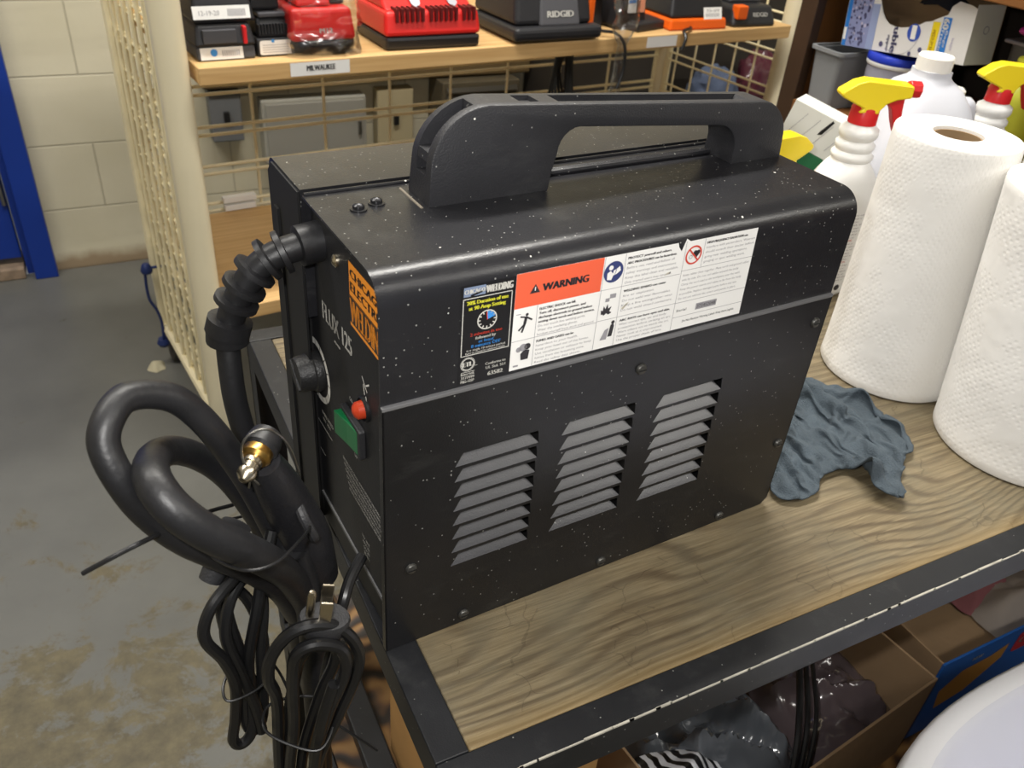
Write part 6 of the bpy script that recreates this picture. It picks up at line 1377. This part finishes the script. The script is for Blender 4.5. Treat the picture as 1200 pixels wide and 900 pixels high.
# bags in the brown box
def bagm(name, rgb, r=.16): return mat(name, rgb, r, coat=.5, spec=.8)
cb1 = crumple([(-.10, -.075), (.0, -.085), (.08, -.07), (.095, .0), (.08, .07), (.0, .08), (-.09, .06)], .060, 1.3, [((-.08, .03), (.03, -.05), .028, .008), ((.0, .06), (.06, -.04), .030, .007), ((-.05, -.06), (-.03, .05), .02, .01)], fine=.010, n_r=26)
tag(cb1.build('plastic_bag', bagm('grey_film_bag', (84,88,94)), angle=50, loc=(.388, .0, SZ+.062)), 'crinkled clear-grey plastic bag heaped in the brown box, left half', 'plastic bag')
cb2 = crumple([(-.075, -.07), (.04, -.075), (.085, -.04), (.085, .06), (.0, .075), (-.07, .05)], .045, 6.7, [((-.05, .03), (.04, -.03), .020, .008), ((.0, .05), (.05, -.05), .018, .008)], fine=.008, n_r=24)
tag(cb2.build('plastic_bag', bagm('maroon_grey_bag', (84,74,77)), angle=50, loc=(.560, .008, SZ+.055)), 'reddish-grey film bag in the right half of the brown box', 'plastic bag')
mb = MB()
for i in range(3): mb.tube([(.425+.010*i, -.080, SZ+.085), (.455+.012*i, -.045, SZ+.130+.003*i), (.50+.010*i, .01, SZ+.150), (.555+.010*i, .075, SZ+.145)], .0038-.0006*i, 7)
tag(mb.build('black_cables', M_RUBS), 'dark cables lying across the bags in the brown box', 'cables')
pk = crumple([(-.06, -.045), (.04, -.05), (.06, -.01), (.055, .045), (-.05, .05)], .030, 2.9, [((-.03, -.02), (.04, .03), .012, .01)], fine=.004, n_r=16)
pkm = mat('printed_packet', (210,210,214), .3)
g = NG(pkm); wv = g.n('TexWave'); wv.inputs['Scale'].default_value = 22; wv.inputs['Distortion'].default_value = 6; g.l(g.tc.outputs['Object'], wv.inputs['Vector']); g.l(g.ramp(wv.outputs['Fac'], [(.45, (18,18,20)), (.55, (214,216,222))]), g.b.inputs['Base Color'])
tag(pk.build('snack_packet', pkm, angle=50, loc=(.300, -.045, SZ+.105)), 'black and silver patterned packet at the left of the brown box', 'packet')
tag(crumple([(-.05, -.04), (.04, -.04), (.06, .02), (.0, .05), (-.05, .03)], .035, 7.9, [], n_r=14).build('red_scrap', mat('faded_red_cloth', (146,92,96), .9), angle=70, loc=(.905, .06, SZ+.066)), 'faded red scrap lying in the blue-printed carton', 'scrap')
tag(crumple([(-.07, -.05), (.07, -.05), (.08, .04), (.0, .06), (-.07, .05)], .030, 5.9, [((-.06, 0), (.06, .02), .02, .02)], n_r=14).build('grey_cloth', mat('pale_grey_cloth', (150,140,132), .9), angle=70, loc=(.935, -.002, SZ+.066)), 'pale grey cloth folded in the blue-printed carton', 'cloth')
# metal odds and ends on the lower shelf far end
ob = thing('steel_fitting', 'chrome fitting standing on the lower shelf end, behind the hanging cable', 'fitting', (.035, .34, SZ+.0005))
MB().lathe([(.018, 0), (.018, .12), (.012, .14), (.012, .26), (.016, .27), (.016, .30)], 20).build('tube', mat('scratched_chrome', (170,172,176), .25, metal=.9, var=.3, vscale=40), ob, angle=50)
MB().lathe([(.0125, .18), (.0185, .184), (.0185, .196), (.0125, .20)], 20).build('ring', M_DARK, ob)

# big white bin in the foreground
tn = thing('waste_bin', 'large white plastic bin cut off by the lower right corner', 'bin', (.575, -.312, FL), 0)
mb = MB(); seg = 72; rings = [(.80, .0), (.84, .004), (.99, .575), (1.045, .580), (1.06, .588), (1.055, .602), (1.03, .606), (.945, .603), (.905, .592), (.80, .02), (.01, .018)]
vs = []; fs = []; Ax, Ay = .255, .160
for r_, z_ in rings:
    for k in range(seg):
        a = 2*PI*k/seg; ca, sa = math.cos(a), math.sin(a); q = (abs(ca)**2.6+abs(sa)**2.6)**(-1/2.6); vs.append((Ax*r_*ca*q, Ay*(r_)*sa*q, z_))
for i in range(len(rings)-1):
    for k in range(seg): k2 = (k+1) % seg; fs.append((i*seg+k, i*seg+k2, (i+1)*seg+k2, (i+1)*seg+k))
fs.append(tuple(range(seg-1, -1, -1))); mb.add(vs, fs); mb.m = [0 if f < seg*7 else 1 for f in range(len(mb.f))]
mb.build('bin_body', [M_TRASH, M_TRASHI], tn, angle=60)

# ================================================================== LIGHTS
def area(name, loc, rot, sx, sy, power, col=(1,1,1)):
    l = bpy.data.lights.new(name, 'AREA'); l.shape = 'RECTANGLE'; l.size = sx; l.size_y = sy; l.energy = power; l.color = col
    o = bpy.data.objects.new(name, l); COL.objects.link(o); o.location = loc; o.rotation_euler = rot; return o
# ceiling fluorescent fixtures (housing + area lamp); the third, unseen, is placed to light the louvres
M_DIFF = mat('fixture_lens', (255,250,240), .5, emit=3.)
for i, (x, y) in enumerate(((.55, .9), (-.9, .9), (2.2, -1.75), (.3, -1.3))):
    f = thing('ceiling_light', 'fluorescent ceiling fixture number %s above the room' % ['one', 'two', 'three, placed to light the louvres,', 'four'][i], 'ceiling light', (x, y, 2.06))
    MB().box(-.62, .62, -.1, .1, .0, .07).build('housing', M_WHITE, f, smooth=False, bevel=.005)
    MB().box(-.60, .60, -.085, .085, -.012, -.0005).build('lens', M_DIFF, f, smooth=False)
    area('tube_lamp', (x, y, 2.03+TZ), (0, 0, 0), 1.2, .17, (37, 22, 34, 10)[i], (1.0, .965, .90))
# the camera's own flash, just left of and above the lens
CAM = Vector((-.1211, -.3619, .4896+TZ))
R3 = Matrix(((0.8927, 0.1977, -0.4050), (-0.4445, 0.5337, -0.7195), (0.0739, 0.8223, 0.5643))).transposed().transposed()
fl_ = bpy.data.lights.new('camera_flash', 'SPOT'); fl_.energy = 7.0; fl_.shadow_soft_size = .010; fl_.spot_size = math.radians(95); fl_.spot_blend = .6; fl_.color = (1, .98, .95)
flo = bpy.data.objects.new('camera_flash', fl_); COL.objects.link(flo)

GROUPS = {'battery_charger': 'chargers on the upper rack shelf', 'paper_towel_roll': 'paper towel rolls on the bench', 'spray_bottle': 'spray bottles behind the welder', 'ceiling_light': 'ceiling lights', 'carton': 'cardboard boxes on the lower shelf', 'plastic_bag': 'film bags in the brown box'}
for o in list(SC.objects):
    kname = o.name.split('.')[0]
    if o.parent is None and kname in GROUPS and not (kname == 'carton' and 'green' in o['label']): o['group'] = GROUPS[kname]
# ---- lift everything from bench-top coordinates to floor coordinates
for o in list(SC.objects):
    if o.parent is None and o.type in ('MESH', 'EMPTY'):
        o.location.z += TZ

cd = bpy.data.cameras.new('camera'); cam = bpy.data.objects.new('camera', cd); COL.objects.link(cam); SC.camera = cam
cd.sensor_width = 36; cd.sensor_fit = 'HORIZONTAL'; cd.lens = 982.59/1200*36; cd.clip_start = .01; cd.dof.use_dof = True; cd.dof.focus_distance = .60; cd.dof.aperture_fstop = 15
Rq = Matrix(((0.8927, 0.1977, -0.4050), (-0.4445, 0.5337, -0.7195), (0.0739, 0.8223, 0.5643))).to_quaternion().normalized().to_matrix().to_4x4()
cam.matrix_world = Matrix.Translation(CAM) @ Rq
flo.matrix_world = Matrix.Translation(CAM + Rq.to_3x3() @ Vector((-.035, .030, .0))) @ Rq

wd = bpy.data.worlds.new('world'); SC.world = wd; wd.use_nodes = True
wd.node_tree.nodes['Background'].inputs[0].default_value = (.95, .97, 1, 1); wd.node_tree.nodes['Background'].inputs[1].default_value = .10
vs_ = SC.view_settings; vs_.view_transform = 'Standard'; vs_.look = 'None'; vs_.gamma = 1; vs_.exposure = 0.62; vs_.use_curve_mapping = False
